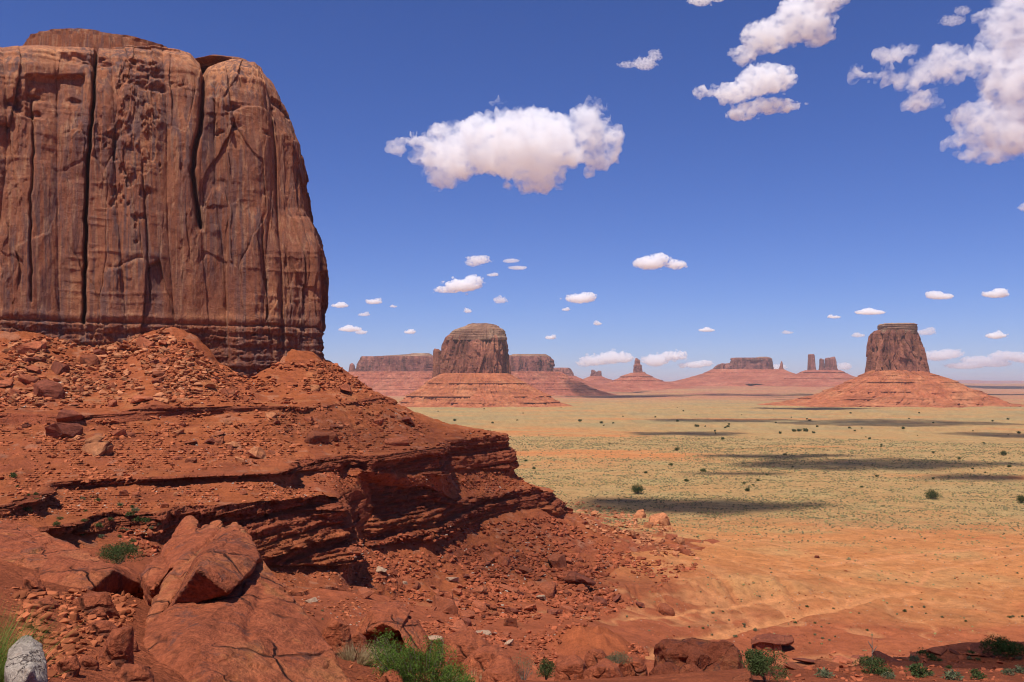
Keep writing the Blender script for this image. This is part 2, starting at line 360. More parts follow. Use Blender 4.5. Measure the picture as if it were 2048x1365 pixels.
def seg_dist(x, y, pts):
    """distance to a world polyline"""
    best = np.full(x.shape, 1e9)
    for (ax, ay), (bx, by) in zip(pts[:-1], pts[1:]):
        t = np.clip(((x - ax) * (bx - ax) + (y - ay) * (by - ay)) / ((bx - ax) ** 2 + (by - ay) ** 2), 0, 1)
        best = np.minimum(best, np.hypot(x - ax - t * (bx - ax), y - ay - t * (by - ay)))
    return best
def uvp(lst): return [tuple(E(u, v, d)[:2]) for u, v, d in lst]
WASH = uvp([(1290, 1325, 190), (1345, 1290, 214), (1372, 1270, 225), (1440, 1252, 237), (1510, 1232, 250), (1590, 1216, 262), (1690, 1203, 272), (1740, 1190, 284), (1830, 1178, 292)])
TRACK1 = uvp([(1250, 1245, 232), (1380, 1215, 255), (1540, 1204, 274), (1700, 1200, 278)])
TRACK2 = uvp([(1640, 1130, 325), (1800, 1112, 345), (1900, 1102, 358), (2048, 1092, 372), (2200, 1085, 385)])
TRACK3 = uvp([(1300, 1060, 405), (1500, 1085, 380), (1650, 1110, 348), (1840, 1165, 302), (1860, 1140, 320), (2048, 1105, 355)])

def vegetation(x, y, r, n1, n2, n3):
    band = fbm(x / 260 + 0.4 * n1, y / 62, 0, 4, 96)
    return sstep(300, 525, y - 0.06 * x + 70 * n2 + 45 * n1) * sstep(-0.30, 0.16, n3 + 0.5 * n1 + 0.55 * band + 0.34 + 0.18 * sstep(1200, 2200, r))

def ground(x, y, want_col=True):
    r = np.hypot(x, y)
    near = r < 755
    z = np.full(x.shape, -75.0)
    z[near] = rbf(x[near], y[near])
    k = sstep(600, 750, r); z = z * (1 - k) - 75.0 * k
    th = np.arctan2(x, np.maximum(y, 1e-3)); uu = CU + F * np.tan(np.clip(th, -1.3, 1.3)); uu = np.where(y <= 0, -4000, uu)
    # far pediments: the land lifts behind the plain, in banded benches
    lift = sstep(4200, 9000, r) * sstep(1180, 1420, uu) * (1 - sstep(1760, 2000, uu)) * 62
    lift += sstep(9000, 16000, r) * 45
    st = fbm(x / 900, y / 900, 0, 4, 71) * 9
    q = (lift + st) / 13.0; fr = q - np.floor(q)
    bench = (np.floor(q) + sstep(0.72, 1.0, fr)) * 13.0 - st
    z += np.where(lift > 1, np.minimum(bench * 0.6 + lift * 0.4, lift + 8), 0)
    amp = np.interp(r, [0, 8, 40, 100, 240, 380, 900, 4000], [0.06, 0.16, 0.5, 1.3, 0.9, 0.5, 0.8, 1.0])
    z = z + amp * fbm(x / 9, y / 9, 0, 5, 31) + np.where(r < 120, 0.10 * fbm(x * 0.9, y * 0.9, 0, 5, 36), 0)
    z = z + np.interp(r, [100, 400, 1200, 4000], [0, 0.5, 1.5, 3.0]) * fbm(x / 120, y / 120, 0, 3, 41)
    # erosion flutes on the low clay ridge beside the wash
    rg = np.exp(-(seg_dist(x, y, uvp([(1180, 1200, 258), (1330, 1180, 272), (1480, 1172, 286), (1590, 1175, 286), (1680, 1194, 282)])) / 13.0) ** 2)
    fl = np.abs(vn(x / 6.5 + 0.12 * vn(x / 3, y / 3, 0, 3), y / 40, 0, 51)) * 1.0 + np.abs(vn(x / 2.4, y / 20, 0, 52)) * 0.4
    z = z + rg * (2.1 * fl + 0.9)
    # clay dome by the foot of the rubble
    dm = E(1190, 1262, 180); dd = np.hypot((x - dm[0]) / 10.5, (y - dm[1]) / 13)
    z = z + 6.0 * np.clip(1 - dd ** 1.7 + 0.10 * fbm(x / 4, y / 4, 0, 4, 60), 0, 1) * (1 + 0.22 * fbm(x / 2.2, y / 2.2, 0, 4, 61))
    dw = seg_dist(x, y, WASH) ; wob = 0.9 * fbm(x / 5, y / 5, 0, 3, 77)
    z = z - 0.9 * (1 - sstep(1.6, 3.4, dw + wob))
    if not want_col: return z
    # ---- true colours of the soil
    n1 = fbm(x / 160, y / 90, 0, 5, 81); n2 = fbm(x / 34, y / 22, 0, 5, 91); n3 = fbm(x / 420, y / 130, 0, 4, 95)
    rill = sstep(0.10, 0.0, np.abs(fbm(x / 26 + y / 60, y / 34 - x / 70, 0, 4, 121))) * sstep(190, 240, r) * (1 - sstep(480, 640, r))
    z = z - 0.35 * rill + np.where((r > 190) & (r < 520), 0.22 * fbm(x / 2.6, y / 2.6, 0, 3, 123), 0)
    red = np.array((0.30, 0.080, 0.034)); sand = np.array((0.48, 0.185, 0.062)); tan = np.array((0.46, 0.23, 0.088)); grn = np.array((0.325, 0.245, 0.102)); pink = np.array((0.39, 0.155, 0.080)); olive = np.array((0.25, 0.205, 0.10))
    toward = sstep(200, 345, y + 0.30 * (x - 60) + 40 * n1)
    c = mixc(np.broadcast_to(red, x.shape + (3,)), sand, np.clip(toward * 0.95, 0, 1))
    c = mixc(c, tan, np.clip(0.55 * sstep(0.0, 0.5, n2) * sstep(240, 330, r), 0, 1))
    c = mixc(c, red * 1.15, 0.6 * sstep(0.12, 0.45, fbm(x / 60, y / 30, 0, 4, 99)) * sstep(200, 260, r) * (1 - sstep(420, 560, r)))
    veg = vegetation(x, y, r, n1, n2, n3)
    c = mixc(c, grn, 0.85 * veg * (0.75 + 0.25 * n2))
    c = mixc(c, olive, 0.5 * sstep(900, 1800, r) * sstep(0.0, 0.35, n1 + 0.3 * n3))
    c = mixc(c, pink, sstep(3000, 4200, r) * 0.85 * (1 - 0.6 * sstep(-0.1, 0.3, n3)))
    c = mixc(c, np.array((0.30, 0.10, 0.06)), np.clip(np.where(lift > 1, sstep(0.6, 0.95, fr), 0), 0, 1) * 0.55 * sstep(-0.1, 0.2, n1))
    pale = np.clip(rg * sstep(0.25, 0.8, fl) * sstep(1400, 1470, uu) * (1 - sstep(1570, 1640, uu)), 0, 1)
    c = mixc(c, np.array((0.50, 0.24, 0.09)), 0.7 * pale)
    c = mixc(c, red * np.array((1.05, 1.05, 0.9)), np.clip((1 - dd) * 3, 0, 1) * 0.8)
    c = mixc(c, np.array((0.53, 0.235, 0.095)), 0.5 * rill)
    c = c * (1 + 0.22 * fbm(x / 7, y / 5, 0, 4, 125))[..., None]
    path = np.array((0.54, 0.22, 0.085))
    c = mixc(c, path, 0.85 * (1 - sstep(1.3, 3.0, dw + wob)))
    for tr, wd in ((TRACK1, 1.1), (TRACK2, 2.2), (TRACK3, 1.2)):
        c = mixc(c, path * 1.06, 0.85 * (1 - sstep(wd * 0.5, wd * 1.6, seg_dist(x, y, tr) + 1.6 * np.abs(wob))))
    return z, np.clip(c, 0, 1)

# polar sheet, fine in front, out to the horizon
rr = np.concatenate([np.geomspace(1.0, 60, 250), np.geomspace(60.4, 140, 90), np.geomspace(140.6, 480, 340), np.geomspace(481.5, 1400, 130), np.geomspace(1420, 60000, 150)])
tf = np.linspace(-35, 35, 920); ts = np.concatenate([np.linspace(-180, -36, 60), tf, np.linspace(36, 180, 61)[:-1]])
TT, RR = np.meshgrid(np.radians(ts), rr)
GX, GY = RR * np.sin(TT), RR * np.cos(TT)
GZ, GC = ground(GX, GY)
GV = np.stack([GX, GY, GZ], -1).reshape(-1, 3)
NC = len(ts); n_r = len(rr)
gf = grid_faces(n_r, NC, wrap=True)[:, ::-1]
GV = np.vstack([GV, [[0, 0, -1.7]]]); gcol = np.vstack([GC.reshape(-1, 3), [[0.3, 0.08, 0.034]]])
fan = np.stack([np.arange(NC), (np.arange(NC) + 1) % NC, np.full(NC, len(GV) - 1), np.full(NC, len(GV) - 1)], -1)
me = mesh_np('ground', GV, gf, True, gcol)
tag(link('ground', me, M_GROUND), kind='structure')

# ------------------------------------------------------------------ the hillside under the great butte: one loft of slopes and ledges
def build_hillside():
    cols = np.concatenate([np.linspace(-3, -0.2, 120), np.linspace(-0.19, 10.95, 1080), np.linspace(10.97, 13, 160)])
    R = {k: row_at(k, cols) for k in ROWS}
    top = R['R0'] + (R['R0'] - R['R1a']) * np.array((0.12, 0.12, 0.04))
    r5 = R['R4'] + (R['R4'] - R['R3b']) * np.array((0.25, 0.25, 0.0)); r5[:, 2] -= 7
    seq = [(top, R['R0'], 12, 0), (R['R0'], R['R1a'], 150, 0), (R['R1a'], R['R1b'], 26, 1), (R['R1b'], R['R2a'], 130, 0), (R['R2a'], R['R2b'], 64, 2), (R['R2b'], R['R3a'], 90, 0), (R['R3a'], R['R3b'], 110, 3), (R['R3b'], R['R4'], 120, 0), (R['R4'], r5, 12, 0)]
    P, cl, ft = [], [], []
    for i, (a, b, n, kind) in enumerate(seq):
        t = np.linspace(0, 1, n, endpoint=False)[:, None, None]
        p = a[None] * (1 - t) + b[None] * t
        if kind == 0 and 0 < i < 8:                      # talus sags a little between its ledges
            L = np.linalg.norm(a - b, axis=-1)[None, :]
            p[..., 2] -= (np.sin(np.pi * t[..., 0]) ** 1 * L * (0.045 if i != 7 else 0.05))
        P.append(p); cl.append(np.full(p.shape[:2], kind, np.int8)); ft.append(np.broadcast_to(t[..., 0], p.shape[:2]))
    P = np.concatenate(P); K = np.concatenate(cl); T = np.concatenate(ft)
    # outward horizontal direction: downhill
    dwn = R['R4'] - R['R0']; dwn[:, 2] = 0
    along = np.gradient(R['R2a'], axis=0); along[:, 2] = 0
    nrm = np.stack([along[:, 1], -along[:, 0], 0 * along[:, 0]], -1); nrm /= np.linalg.norm(nrm, axis=1, keepdims=True) + 1e-9
    w = np.hanning(61); w /= w.sum()
    nrm = np.stack([np.convolve(np.pad(nrm[:, i], 30, 'edge'), w, 'valid') for i in range(3)], -1)
    nrm /= np.linalg.norm(nrm, axis=1, keepdims=True) + 1e-9
    N = np.broadcast_to(nrm[None], P.shape)
    x, y, z = P[..., 0], P[..., 1], P[..., 2]
    # arc length along the slope, for bays and blocks
    s = np.concatenate([[0], np.cumsum(np.linalg.norm(np.diff(R['R2a'], axis=0), axis=1))])[None] * np.ones_like(x)
    s2 = np.concatenate([[0], np.cumsum(np.mean([np.linalg.norm(np.diff(R[k], axis=0), axis=1) for k in ('R0', 'R1a', 'R4')], axis=0))])[None] * np.ones_like(x)
    s3 = np.concatenate([[0], np.cumsum(np.linalg.norm(np.diff(R['R3a'], axis=0), axis=1))])[None] * np.ones_like(x)
    s = np.where(K == 3, s3, s)
    out = np.zeros_like(x)
    isc = K > 0
    # soft mask of the cliffs so the bays of each ledge reach a little into the talus
    rowk = K[:, 0]
    near = np.zeros(len(rowk))
    for i in range(len(rowk)):
        lo, hi = max(0, i - 14), min(len(rowk), i + 15)
        near[i] = (rowk[lo:hi] > 0).mean()
    near = np.convolve(np.pad(near, 8, 'edge'), np.ones(17) / 17, 'valid')[:, None]
    bay = fbm(s / 26, z / 40, 0, 3, 201) * 3.2 + fbm(s / 7, z / 14, 0, 3, 207) * 1.4
    hfac = np.where(K == 1, 0.45, np.where(K == 2, 0.8, 1.0)) * np.where(isc, 1, 0.7)
    out += near * bay * hfac
    # beds: hard layers stand out, soft ones recede; blocks break along joints
    zz = z + 0.35 * fbm(s / 14, z / 6, 0, 3, 211) - 0.02 * s
    q1, q2, q3 = np.floor(zz / 1.55), np.floor(zz / 0.62 + 0.3), np.floor(zz / 3.3)
    zi = np.zeros_like(q1, np.int32)
    beds = (_h(q1.astype(np.int32), zi, zi, 221) - 0.5) * 1.7 + (_h(q2.astype(np.int32), zi, zi, 223) - 0.5) * 0.95 + (_h(q3.astype(np.int32), zi, zi, 225) - 0.5) * 1.5
    beds = beds + 0.55 * vn(s / 7, q1 * 3.3, 0, 227) + 0.35 * vn(s / 2.6, q2 * 5.1, 0, 229)
    _, bv = cell(s / 3.6 + 0.4 * vn(s / 3, z / 3, 0, 5), zz / 1.6, 231); e2, bv2 = cell(s / 1.5, zz / 0.8, 233)
    blocks = (bv - 0.5) * 1.5 + (bv2 - 0.5) * 0.7 - 0.3 * (e2 < 0.10)
    cap = np.where((K == 2) | (K == 1), np.where(T < 0.34, 1.35, -0.4), 0.0) + np.where(K == 3, np.where(T < 0.2, 1.3, np.where(T < 0.34, -0.5, 0.0)), 0.0)
    _, jb = cell(s / 3.1, 0.15 * vn(s / 5, z / 2, 0, 8) + 0.5 + 0 * s, 243); cap = cap * (0.75 + 0.5 * vn(s / 9, 0 * s, 0, 241)) + np.where(cap > 0, (jb - 0.5) * 1.5, 0)
    fade = np.where(isc, 1, 0)
    zc3 = ((R['R3a'][:, 2] + R['R3b'][:, 2]) / 2)[None]; zc2 = ((R['R2a'][:, 2] + R['R2b'][:, 2]) / 2)[None]
    out += np.where(K == 3, -(np.floor(zz / 1.55) * 1.55 - zc3 - (zz - z)) * 0.40, 0) + np.where(K == 2, -(np.floor(zz / 1.55) * 1.55 - zc2 - (zz - z)) * 0.20, 0)
    big = np.where(K == 1, 0.55, np.where(K == 2, 0.85, 1.15))
    ends = sstep(0, 0.08, T) if False else 1
    out += fade * (beds * big + blocks * big * 0.75 + cap * big * 0.8)
    # talus: runnels, lumps and half-buried stones
    tal = 1 - near
    dz = fbm(x / 11, y / 11, z / 11, 5, 251) * 1.6 + fbm(x / 2.6, y / 2.6, z / 2.6, 4, 257) * 0.6
    _, rk = cell(x / 1.9 + 0.3 * vn(x, y, z, 2), y / 1.9 + z / 3, 259); dz = dz + (rk - 0.5) * 0.08 * sstep(0.0, 0.3, fbm(x / 18, y / 18, 0, 3, 260))
    sm = s2 + 3 * vn(x / 14, y / 14, z / 14, 6); run = np.abs(vn(sm / 8, z / 40, 0, 261)) * 1.0 + np.abs(vn(sm / 3.3, z / 14, 0, 263)) * 0.3
    rough = 0.6 + 0.4 * sstep(-0.2, 0.3, vn(x / 40, y / 40, 0, 265))
    P = P + N * out[..., None]
    sc = np.clip(np.interp(y, [100, 200, 330], [0.55, 0.8, 1.0]), 0, 1)
    P[..., 2] += np.where(isc, 0.12, 1) * sc * (dz * rough - 0.5 + run * 0.8 * (0.3 + 0.7 * tal))
    # secondary thin ledges that come and go in the talus
    lz = (z + 0.8 * fbm(x / 30, y / 30, 0, 3, 271) + 0.03 * s) / 4.3
    fr = lz - np.floor(lz); on = sstep(0.05, 0.35, vn(s2 / 18, np.floor(lz) * 7.7, 0, 273)) * tal
    step = (sstep(0.70, 0.98, fr) - fr) * 0.7 * on
    P[..., 2] += np.where(isc, 0, step)
    # true colours
    red = np.array((0.335, 0.092, 0.036)); soil = np.array((0.345, 0.094, 0.034)); org = np.array((0.42, 0.148, 0.058)); dark = np.array((0.25, 0.064, 0.031)); mar = np.array((0.31, 0.083, 0.038))
    n1 = fbm(x / 30, y / 30, z / 18, 5, 281); n2 = fbm(x / 7, y / 7, z / 7, 4, 283)
    c = mixc(np.broadcast_to(red, x.shape + (3,)), soil, sstep(-0.25, 0.3, n1))
    c = mixc(c, org, 0.65 * sstep(0.1, 0.4, n2 + 0.3 * n1) * sstep(-30, 0, z))
    c = mixc(c, mar, 0.7 * sstep(0.15, 0.45, fbm(x / 16, y / 16, z / 16, 4, 287)))
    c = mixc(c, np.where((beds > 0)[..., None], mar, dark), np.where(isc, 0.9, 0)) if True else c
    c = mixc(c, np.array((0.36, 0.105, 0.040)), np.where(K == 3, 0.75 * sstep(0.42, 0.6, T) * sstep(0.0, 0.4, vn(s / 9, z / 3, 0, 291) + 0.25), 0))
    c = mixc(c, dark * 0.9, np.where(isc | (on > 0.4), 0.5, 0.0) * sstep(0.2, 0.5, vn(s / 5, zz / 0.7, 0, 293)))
    c = mixc(c, np.array((0.44, 0.24, 0.15)), 0.30 * sstep(0.25, 0.5, fbm(x / 4, y / 4, z / 4, 4, 295)) * (1 - near))
    nr, nc = P.shape[:2]
    f = grid_faces(nr, nc)
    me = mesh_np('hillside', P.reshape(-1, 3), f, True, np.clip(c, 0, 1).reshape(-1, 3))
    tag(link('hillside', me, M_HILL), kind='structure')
    return P.reshape(-1, 3)
HVERT = build_hillside()

# a look-up from photograph pixel to the terrain seen there, so loose things can be stood on it
def make_lookup():
    Vt = np.vstack([GV, HVERT]).astype(np.float64)
    ok = (Vt[:, 1] > 3)
    Vt = Vt[ok]
    u = CU + F * Vt[:, 0] / Vt[:, 1]; v = HV - F * Vt[:, 2] / Vt[:, 1]
    m = (u > -60) & (u < 2108) & (v > 600) & (v < 1500)
    Vt, u, v = Vt[m], u[m], v[m]
    q = 4
    iu = ((u + 60) / q).astype(int); iv = ((v - 600) / q).astype(int)
    Wd = 2168 // q + 2; Hd = 900 // q + 2
    buf = np.full(Wd * Hd, -1, np.int64)
    o = np.argsort(-Vt[:, 1])
    buf[(iv * Wd + iu)[o]] = o
    buf = buf.reshape(Hd, Wd)
    dep = np.where(buf >= 0, Vt[np.maximum(buf, 0), 1], 1e9)
    # holes and background showing through the vertices: take the nearest in a 3x3 window when much nearer
    best, bd = buf.copy(), dep.copy()
    for dy in (-1, 0, 1):
        for dx in (-1, 0, 1):
            sb = np.roll(np.roll(buf, dy, 0), dx, 1); sdp = np.roll(np.roll(dep, dy, 0), dx, 1)
            mm = sdp < bd * 0.9
            best = np.where(mm, sb, best); bd = np.where(mm, sdp, bd)
    def at(u, v):
        a, b = int((v - 600) / q), int((u + 60) / q)
        if not (0 <= a < best.shape[0] and 0 <= b < best.shape[1]): return None
        i = best[a, b]
        return None if i < 0 else Vt[i]
    return at
surf = make_lookup()

# ------------------------------------------------------------------ the great butte on the left
def resample(pts, n_s):
    """closed polyline -> points at given spacing fractions"""
    pts = np.array(pts, float); seg = np.linalg.norm(np.diff(pts, axis=0), axis=1); s = np.concatenate([[0], np.cumsum(seg)])
    return np.stack([np.interp(n_s, s, pts[:, i]) for i in range(2)], -1), s[-1]

def smooth_closed(A, k):
    w = np.hanning(2 * k + 3)[1:-1]; w /= w.sum(); h = len(w) // 2
    return np.stack([np.convolve(np.concatenate([A[-h:, i], A[:, i], A[:h, i]]), w, 'valid') for i in range(A.shape[1])], -1)

def build_great_butte():
    dw = lambda u: 290 + 40.0 * u / 650
    plan = [tuple(E(u, 700, dw(u))[:2]) for u in (-700, -500, -300, -60, 0, 120, 175, 250, 410, 520, 600, 640)] + [tuple(E(651, 700, 335)[:2]), (-70.0, 345), (-73, 360), (-88, 395), (-122, 450), (-200, 500), (-330, 500), (-400, 420), (-385, 300)]
    plan.append(plan[0])
    L = np.array(plan); seg = np.linalg.norm(np.diff(L, axis=0), axis=1); S0 = np.concatenate([[0], np.cumsum(seg)])
    iv = 3
    s_vis0, s_vis1 = S0[3], S0[15]
    ss = np.concatenate([np.linspace(0, s_vis0, 60, endpoint=False), np.linspace(s_vis0, s_vis1, 980, endpoint=False), np.linspace(s_vis1, S0[-1], 120, endpoint=False)])
    B, _ = resample(plan, ss)
    Bs = smooth_closed(B, 14); B = Bs
    C = np.array((-205.0, 395.0))
    u0 = CU + F * B[:, 0] / B[:, 1]
    idx = np.arange(len(ss))
    icor = int(np.searchsorted(ss, S0[12]))
    # how much of each profile a column takes: front wall, round corner tower
    back = idx > icor
    wc = np.where(back, 1.0, sstep(505, 632, u0))
    wc = np.where(idx > np.searchsorted(ss, S0[16]), 0.55, wc)
    zt = lambda v, d: (HV - v) / F * d
    # skyline: heights at each column
    vt = np.interp(u0, [-400, 0, 60, 80, 100, 250, 290, 320, 350, 385, 404, 412, 422, 440, 470, 500, 530, 570, 652], [100, 96, 92, 92, 92, 94, 92, 94, 98, 110, 124, 143, 134, 124, 119, 121, 124, 122, 120])
    vt = np.where(back, 120, vt)
    ztop = zt(vt, dw(np.clip(u0, -300, 650)) + 28); ztop = np.where(back, zt(120, 352), ztop)
    zb = -9.0
    nz = 430
    tz = np.linspace(0, 1, nz)
    # rows: 330 up the face, the rest run inward over the top
    d1 = 333.0
    kz = np.array([zt(v, d1) for v in (700, 560, 520, 480, 440, 390, 300, 250, 190, 150, 130, 119)]); ko = np.array([4.0, 4.2, 5.2, 8.2, 11.8, 13.2, 14.4, 19.0, 25.5, 33.5, 42, 52])
    fz = np.array([zt(v, 310) for v in (700, 500, 300, 220, 170, 140, 120, 108, 100, 94)]); fo = np.array([0, 1.2, 3.2, 5.2, 8.0, 12.0, 18, 24, 31, 42])
    nf = 372
    V = np.zeros((nz, len(ss), 3))
    dirc = C - B; dist = np.linalg.norm(dirc, axis=1); dirc /= dist[:, None]
    # a wall's own outward normal on the front, the pull to the centre at the corner
    tg = np.roll(B, -1, 0) - np.roll(B, 1, 0); nr = np.stack([tg[:, 1], -tg[:, 0]], -1); nr /= np.linalg.norm(nr, axis=1)[:, None]
    nr = smooth_closed(nr, 30); nr /= np.linalg.norm(nr, axis=1)[:, None]
    mv = dirc * wc[:, None] - nr * (1 - wc)[:, None]; mv /= np.linalg.norm(mv, axis=1)[:, None]
    fr = np.linspace(0, 1, nf); frz = np.where(fr < 0.8, fr / 0.8 * 0.86, 0.86 + 0.14 * (1 - (1 - (fr - 0.8) / 0.2) ** 1.6))
    for j in range(nf):
        z = zb + (ztop - zb) * frz[j]
        zs_c = kz[-1] * np.minimum((z - zb) / (ztop - zb), 1) + zb * (1 - (z - zb) / (ztop - zb))
        oc = np.interp(zb + (kz[-1] - zb) * frz[j], kz, ko); of = np.interp(zb + (fz[-1] - zb) * frz[j], fz, fo)
        off = oc * wc + of * (1 - wc)
        V[j, :, :2] = B + mv * off[:, None]; V[j, :, 2] = z
    for j in range(nf, nz):
        k = (j - nf + 1) / (nz - nf)
        V[j, :, :2] = V[nf - 1, :, :2] * (1 - k) + C * k; V[j, :, 2] = V[nf - 1, :, 2] + 5.0 * math.sin(k * math.pi / 2) * 0.2
    x, y, z = V[..., 0].copy(), V[..., 1].copy(), V[..., 2].copy()
    s = np.broadcast_to(ss[None], x.shape); U = np.broadcast_to(u0[None], x.shape)
    vis = np.clip(1 - (np.arange(nz) - nf + 26) / 26.0, 0, 1)[:, None] * np.ones_like(x)
    vv = HV - F * z / np.maximum(y, 1)
    out = np.zeros_like(x)
    face = (~back)[None] & (np.arange(nz) < nf)[:, None]
    # spalled slabs at three sizes: flat plates with sharp edges and arched tops
    wx = s + 2.2 * fbm(s / 12, z / 16, 0, 3, 301); wz = z + 4.5 * fbm(s / 9, z / 22, 0, 3, 303)
    e1, a1 = cell(wx / 11.5 + 0.3, wz / 46, 1312); e2, a2 = cell(wx / 5.2, wz / 21, 313); e3, a3 = cell(wx / 2.3, wz / 7.5, 315)
    up = sstep(8, 26, z)
    m1 = sstep(-0.25, 0.2, fbm(s / 30, z / 30, 0, 3, 317)); m2 = sstep(-0.1, 0.25, fbm(s / 14, z / 20, 0, 3, 319))
    t1 = np.sin(a1 * 91) * ((wx / 11.5) % 1 - 0.5) * 1.5 + np.sin(a1 * 53) * ((wz / 46) % 1 - 0.5) * 1.2
    t2 = np.sin(a2 * 91) * ((wx / 5.2) % 1 - 0.5) * 0.9 + np.sin(a2 * 47) * ((wz / 21) % 1 - 0.5) * 0.8
    out += up * ((a1 - 0.5) * 3.4 * (0.35 + 0.65 * m1) + (a2 - 0.5) * 1.9 * m2 + (a3 - 0.5) * 0.62 * m2 * m1 + 0.6 * t2 * m2)
    out += -up * 0.45 * (1 - sstep(0.0, 0.05, e1)) * m1
    out += fbm(s / 18, z / 70, 0, 3, 321) * 1.7 + fbm(s / 4.2, z / 12, 0, 4, 323) * 0.6 + fbm(s / 1.3, z / 2.6, 0, 3, 325) * 0.20
    e4, a4 = cell(wx / 1.25 + 0.2 * vn(s, z, 0, 6), wz / 2.6, 1317); out += up * (a4 - 0.5) * 0.42 * sstep(0.0, 0.3, fbm(s / 11, z / 16, 0, 3, 1319)); lg = vn(z / 1.1 + 0.8 * vn(s / 9, z / 9, 0, 4), s / 26, 0, 326); out += up * 0.22 * sstep(0.35, 0.6, lg) * m1
    col = np.abs(np.sin(np.pi * (s / 17.0 + 0.35 * fbm(s / 30, z / 90, 0, 2, 329)))) ; out += up * 2.0 * (np.sqrt(col) - 0.6)
    # hollows weathered out under the brow
    hol = fbm(s / 13, z / 7, 0, 4, 327); out -= 2.4 * sstep(0.30, 0.62, hol) * sstep(62, 96, z)
    # flat-lying cross-beds on the crown
    crown = sstep(-26, -4, z - ztop[None])
    zb2 = z + 1.2 * fbm(s / 30, z / 20, 0, 3, 331)
    out += crown * (np.tanh(2 * vn(zb2 / 2.2, s / 90, 0, 333)) * 0.85 + vn(zb2 / 0.9, s / 40, 0, 335) * 0.4)
    # thin-bedded foot: shaley layers broken in blocks
    zf = z + 0.5 * fbm(s / 22, 0 * s, 0, 3, 341); foot = 1 - sstep(19.5, 21.5, zf)
    eb, ab = cell(s / 6.5 + 0.5 * vn(s / 4, zf, 0, 9), zf / 1.7, 343); eb2, ab2 = cell(s / 2.4, zf / 0.7, 345)
    out += foot * (np.tanh(2.2 * vn(zf / 1.55, s / 140, 0, 347)) * 0.75 + (ab - 0.5) * 1.0 + (ab2 - 0.5) * 0.5 - 0.2 - 0.3 * (eb < 0.08))
    out += 0.5 * np.exp(-((zf - 22.5) / 1.3) ** 2) - 1.0 * np.exp(-((zf - 20.4) / 0.45) ** 2)
    # the great joints: (photograph column, row) line, half width, depth
    def joint(pts, wid, dep, va, vb):
        p = np.array(pts, float); uc = np.interp(vv, p[:, 1], p[:, 0]) + 1.6 * vn(z / 3.1, 0 * z, 0, int(p[0, 0]))
        w_px = wid * F / 310.0
        m = sstep(va - 12, va + 6, vv) * (1 - sstep(vb - 6, vb + 14, vv))
        return -dep * m * np.exp(-((U - uc) / w_px) ** 2 * 1.0) * face
    out += joint([(189, 100), (186, 200), (178, 300), (172, 400), (168, 640)], 0.55, 7.5, 96, 640)
    out += joint([(412, 118), (408, 190), (402, 250), (389, 310), (385, 340), (392, 400), (404, 466)], 0.8, 5.5, 110, 452)
    out += joint([(58, 150), (66, 300), (60, 400), (64, 640)], 0.4, 2.0, 200, 600)
    out += joint([(526, 560), (530, 420), (532, 560)][::1], 0.4, 1.2, 440, 640)
    out += joint([(613, 430), (616, 560), (614, 640)], 0.5, 2.2, 440, 600)
    out += joint([(285, 330), (292, 450), (300, 600)], 0.4, 1.3, 330, 600)
    # left shoulder steps back behind the main joint; pilasters of the right tower
    out += face * 1.6 * sstep(0, 4, U - np.interp(vv, [100, 300, 640], [188, 178, 168])) * (1 - sstep(380, 412, U)) * up
    but = sstep(0, 5, U - (455 + 4 * vn(z / 9, 0 * z, 0, 351))) * (1 - sstep(548, 575, U)) * sstep(0, 6, vv - (212 + ((U - 505) / 9.5) ** 2 * 0.55))
    out += face * 2.5 * but
    out += face * 1.8 * sstep(0, 5, U - 566 - 5 * vn(z / 12, 0 * z, 0, 353)) * sstep(0, 6, vv - 250 - (U - 600) * 0.6)
    out += face * 0.8 * sstep(0, 4, U - 606 - 3 * vn(z / 10, 0 * z, 0, 355)) * sstep(0, 8, vv - 432)
    # big alcove under the left brow, spall scars in the middle of the face
    out -= face * 2.6 * sstep(46, 54, U) * (1 - sstep(160, 176, U)) * sstep(146, 154, vv) * (1 - sstep(170, 260, vv))
    scar = sstep(-0.05, 0.12, fbm(U / 16, vv / 26, 0, 4, 357) - 0.0 - ((U - 268) / 46) ** 2 * 0.5 - ((vv - 300) / 130) ** 2 * 0.4 + 0.25)
    out -= face * 1.0 * scar
    V[..., :2] -= mv[None] * (out * vis)[..., None]
    V[..., 2] += (1 - vis) * 1.2 * fbm(x / 9, y / 9, 0, 4, 361)
    # true colours: multiplies the stone in the material
    one = np.ones(x.shape + (3,))
    c = one * (0.95 + 0.13 * fbm(s / 20, z / 30, 0, 3, 363))[..., None]
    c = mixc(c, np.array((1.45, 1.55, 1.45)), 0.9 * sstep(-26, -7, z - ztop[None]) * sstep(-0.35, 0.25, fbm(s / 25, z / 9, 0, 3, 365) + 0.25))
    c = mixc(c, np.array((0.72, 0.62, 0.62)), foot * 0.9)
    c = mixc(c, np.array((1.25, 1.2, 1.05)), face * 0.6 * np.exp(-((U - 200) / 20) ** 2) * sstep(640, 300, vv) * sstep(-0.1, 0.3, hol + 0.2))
    c = mixc(c, np.array((1.28, 1.3, 1.2)), 0.6 * scar * face)
    c = mixc(c, np.array((0.62, 0.55, 0.56)), (0.55 * (a1 > 0.66) * m1 * sstep(30, 60, z) + 0.35 * (a2 > 0.7) * m2) * (1 - foot))
    root = empty('sandstone_butte', (float(C[0]), float(C[1]), 0))
    tag(root, 'huge sheer red sandstone butte filling the left side, split by a tall dark crack', 'butte')
    off = np.array((C[0], C[1], 0.0))
    nrw, nc = V.shape[:2]
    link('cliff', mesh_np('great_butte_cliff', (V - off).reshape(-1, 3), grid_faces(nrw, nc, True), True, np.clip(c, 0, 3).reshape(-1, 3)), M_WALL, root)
    # flaggy cap beds lying back on the crown
    n = 260; lay = []
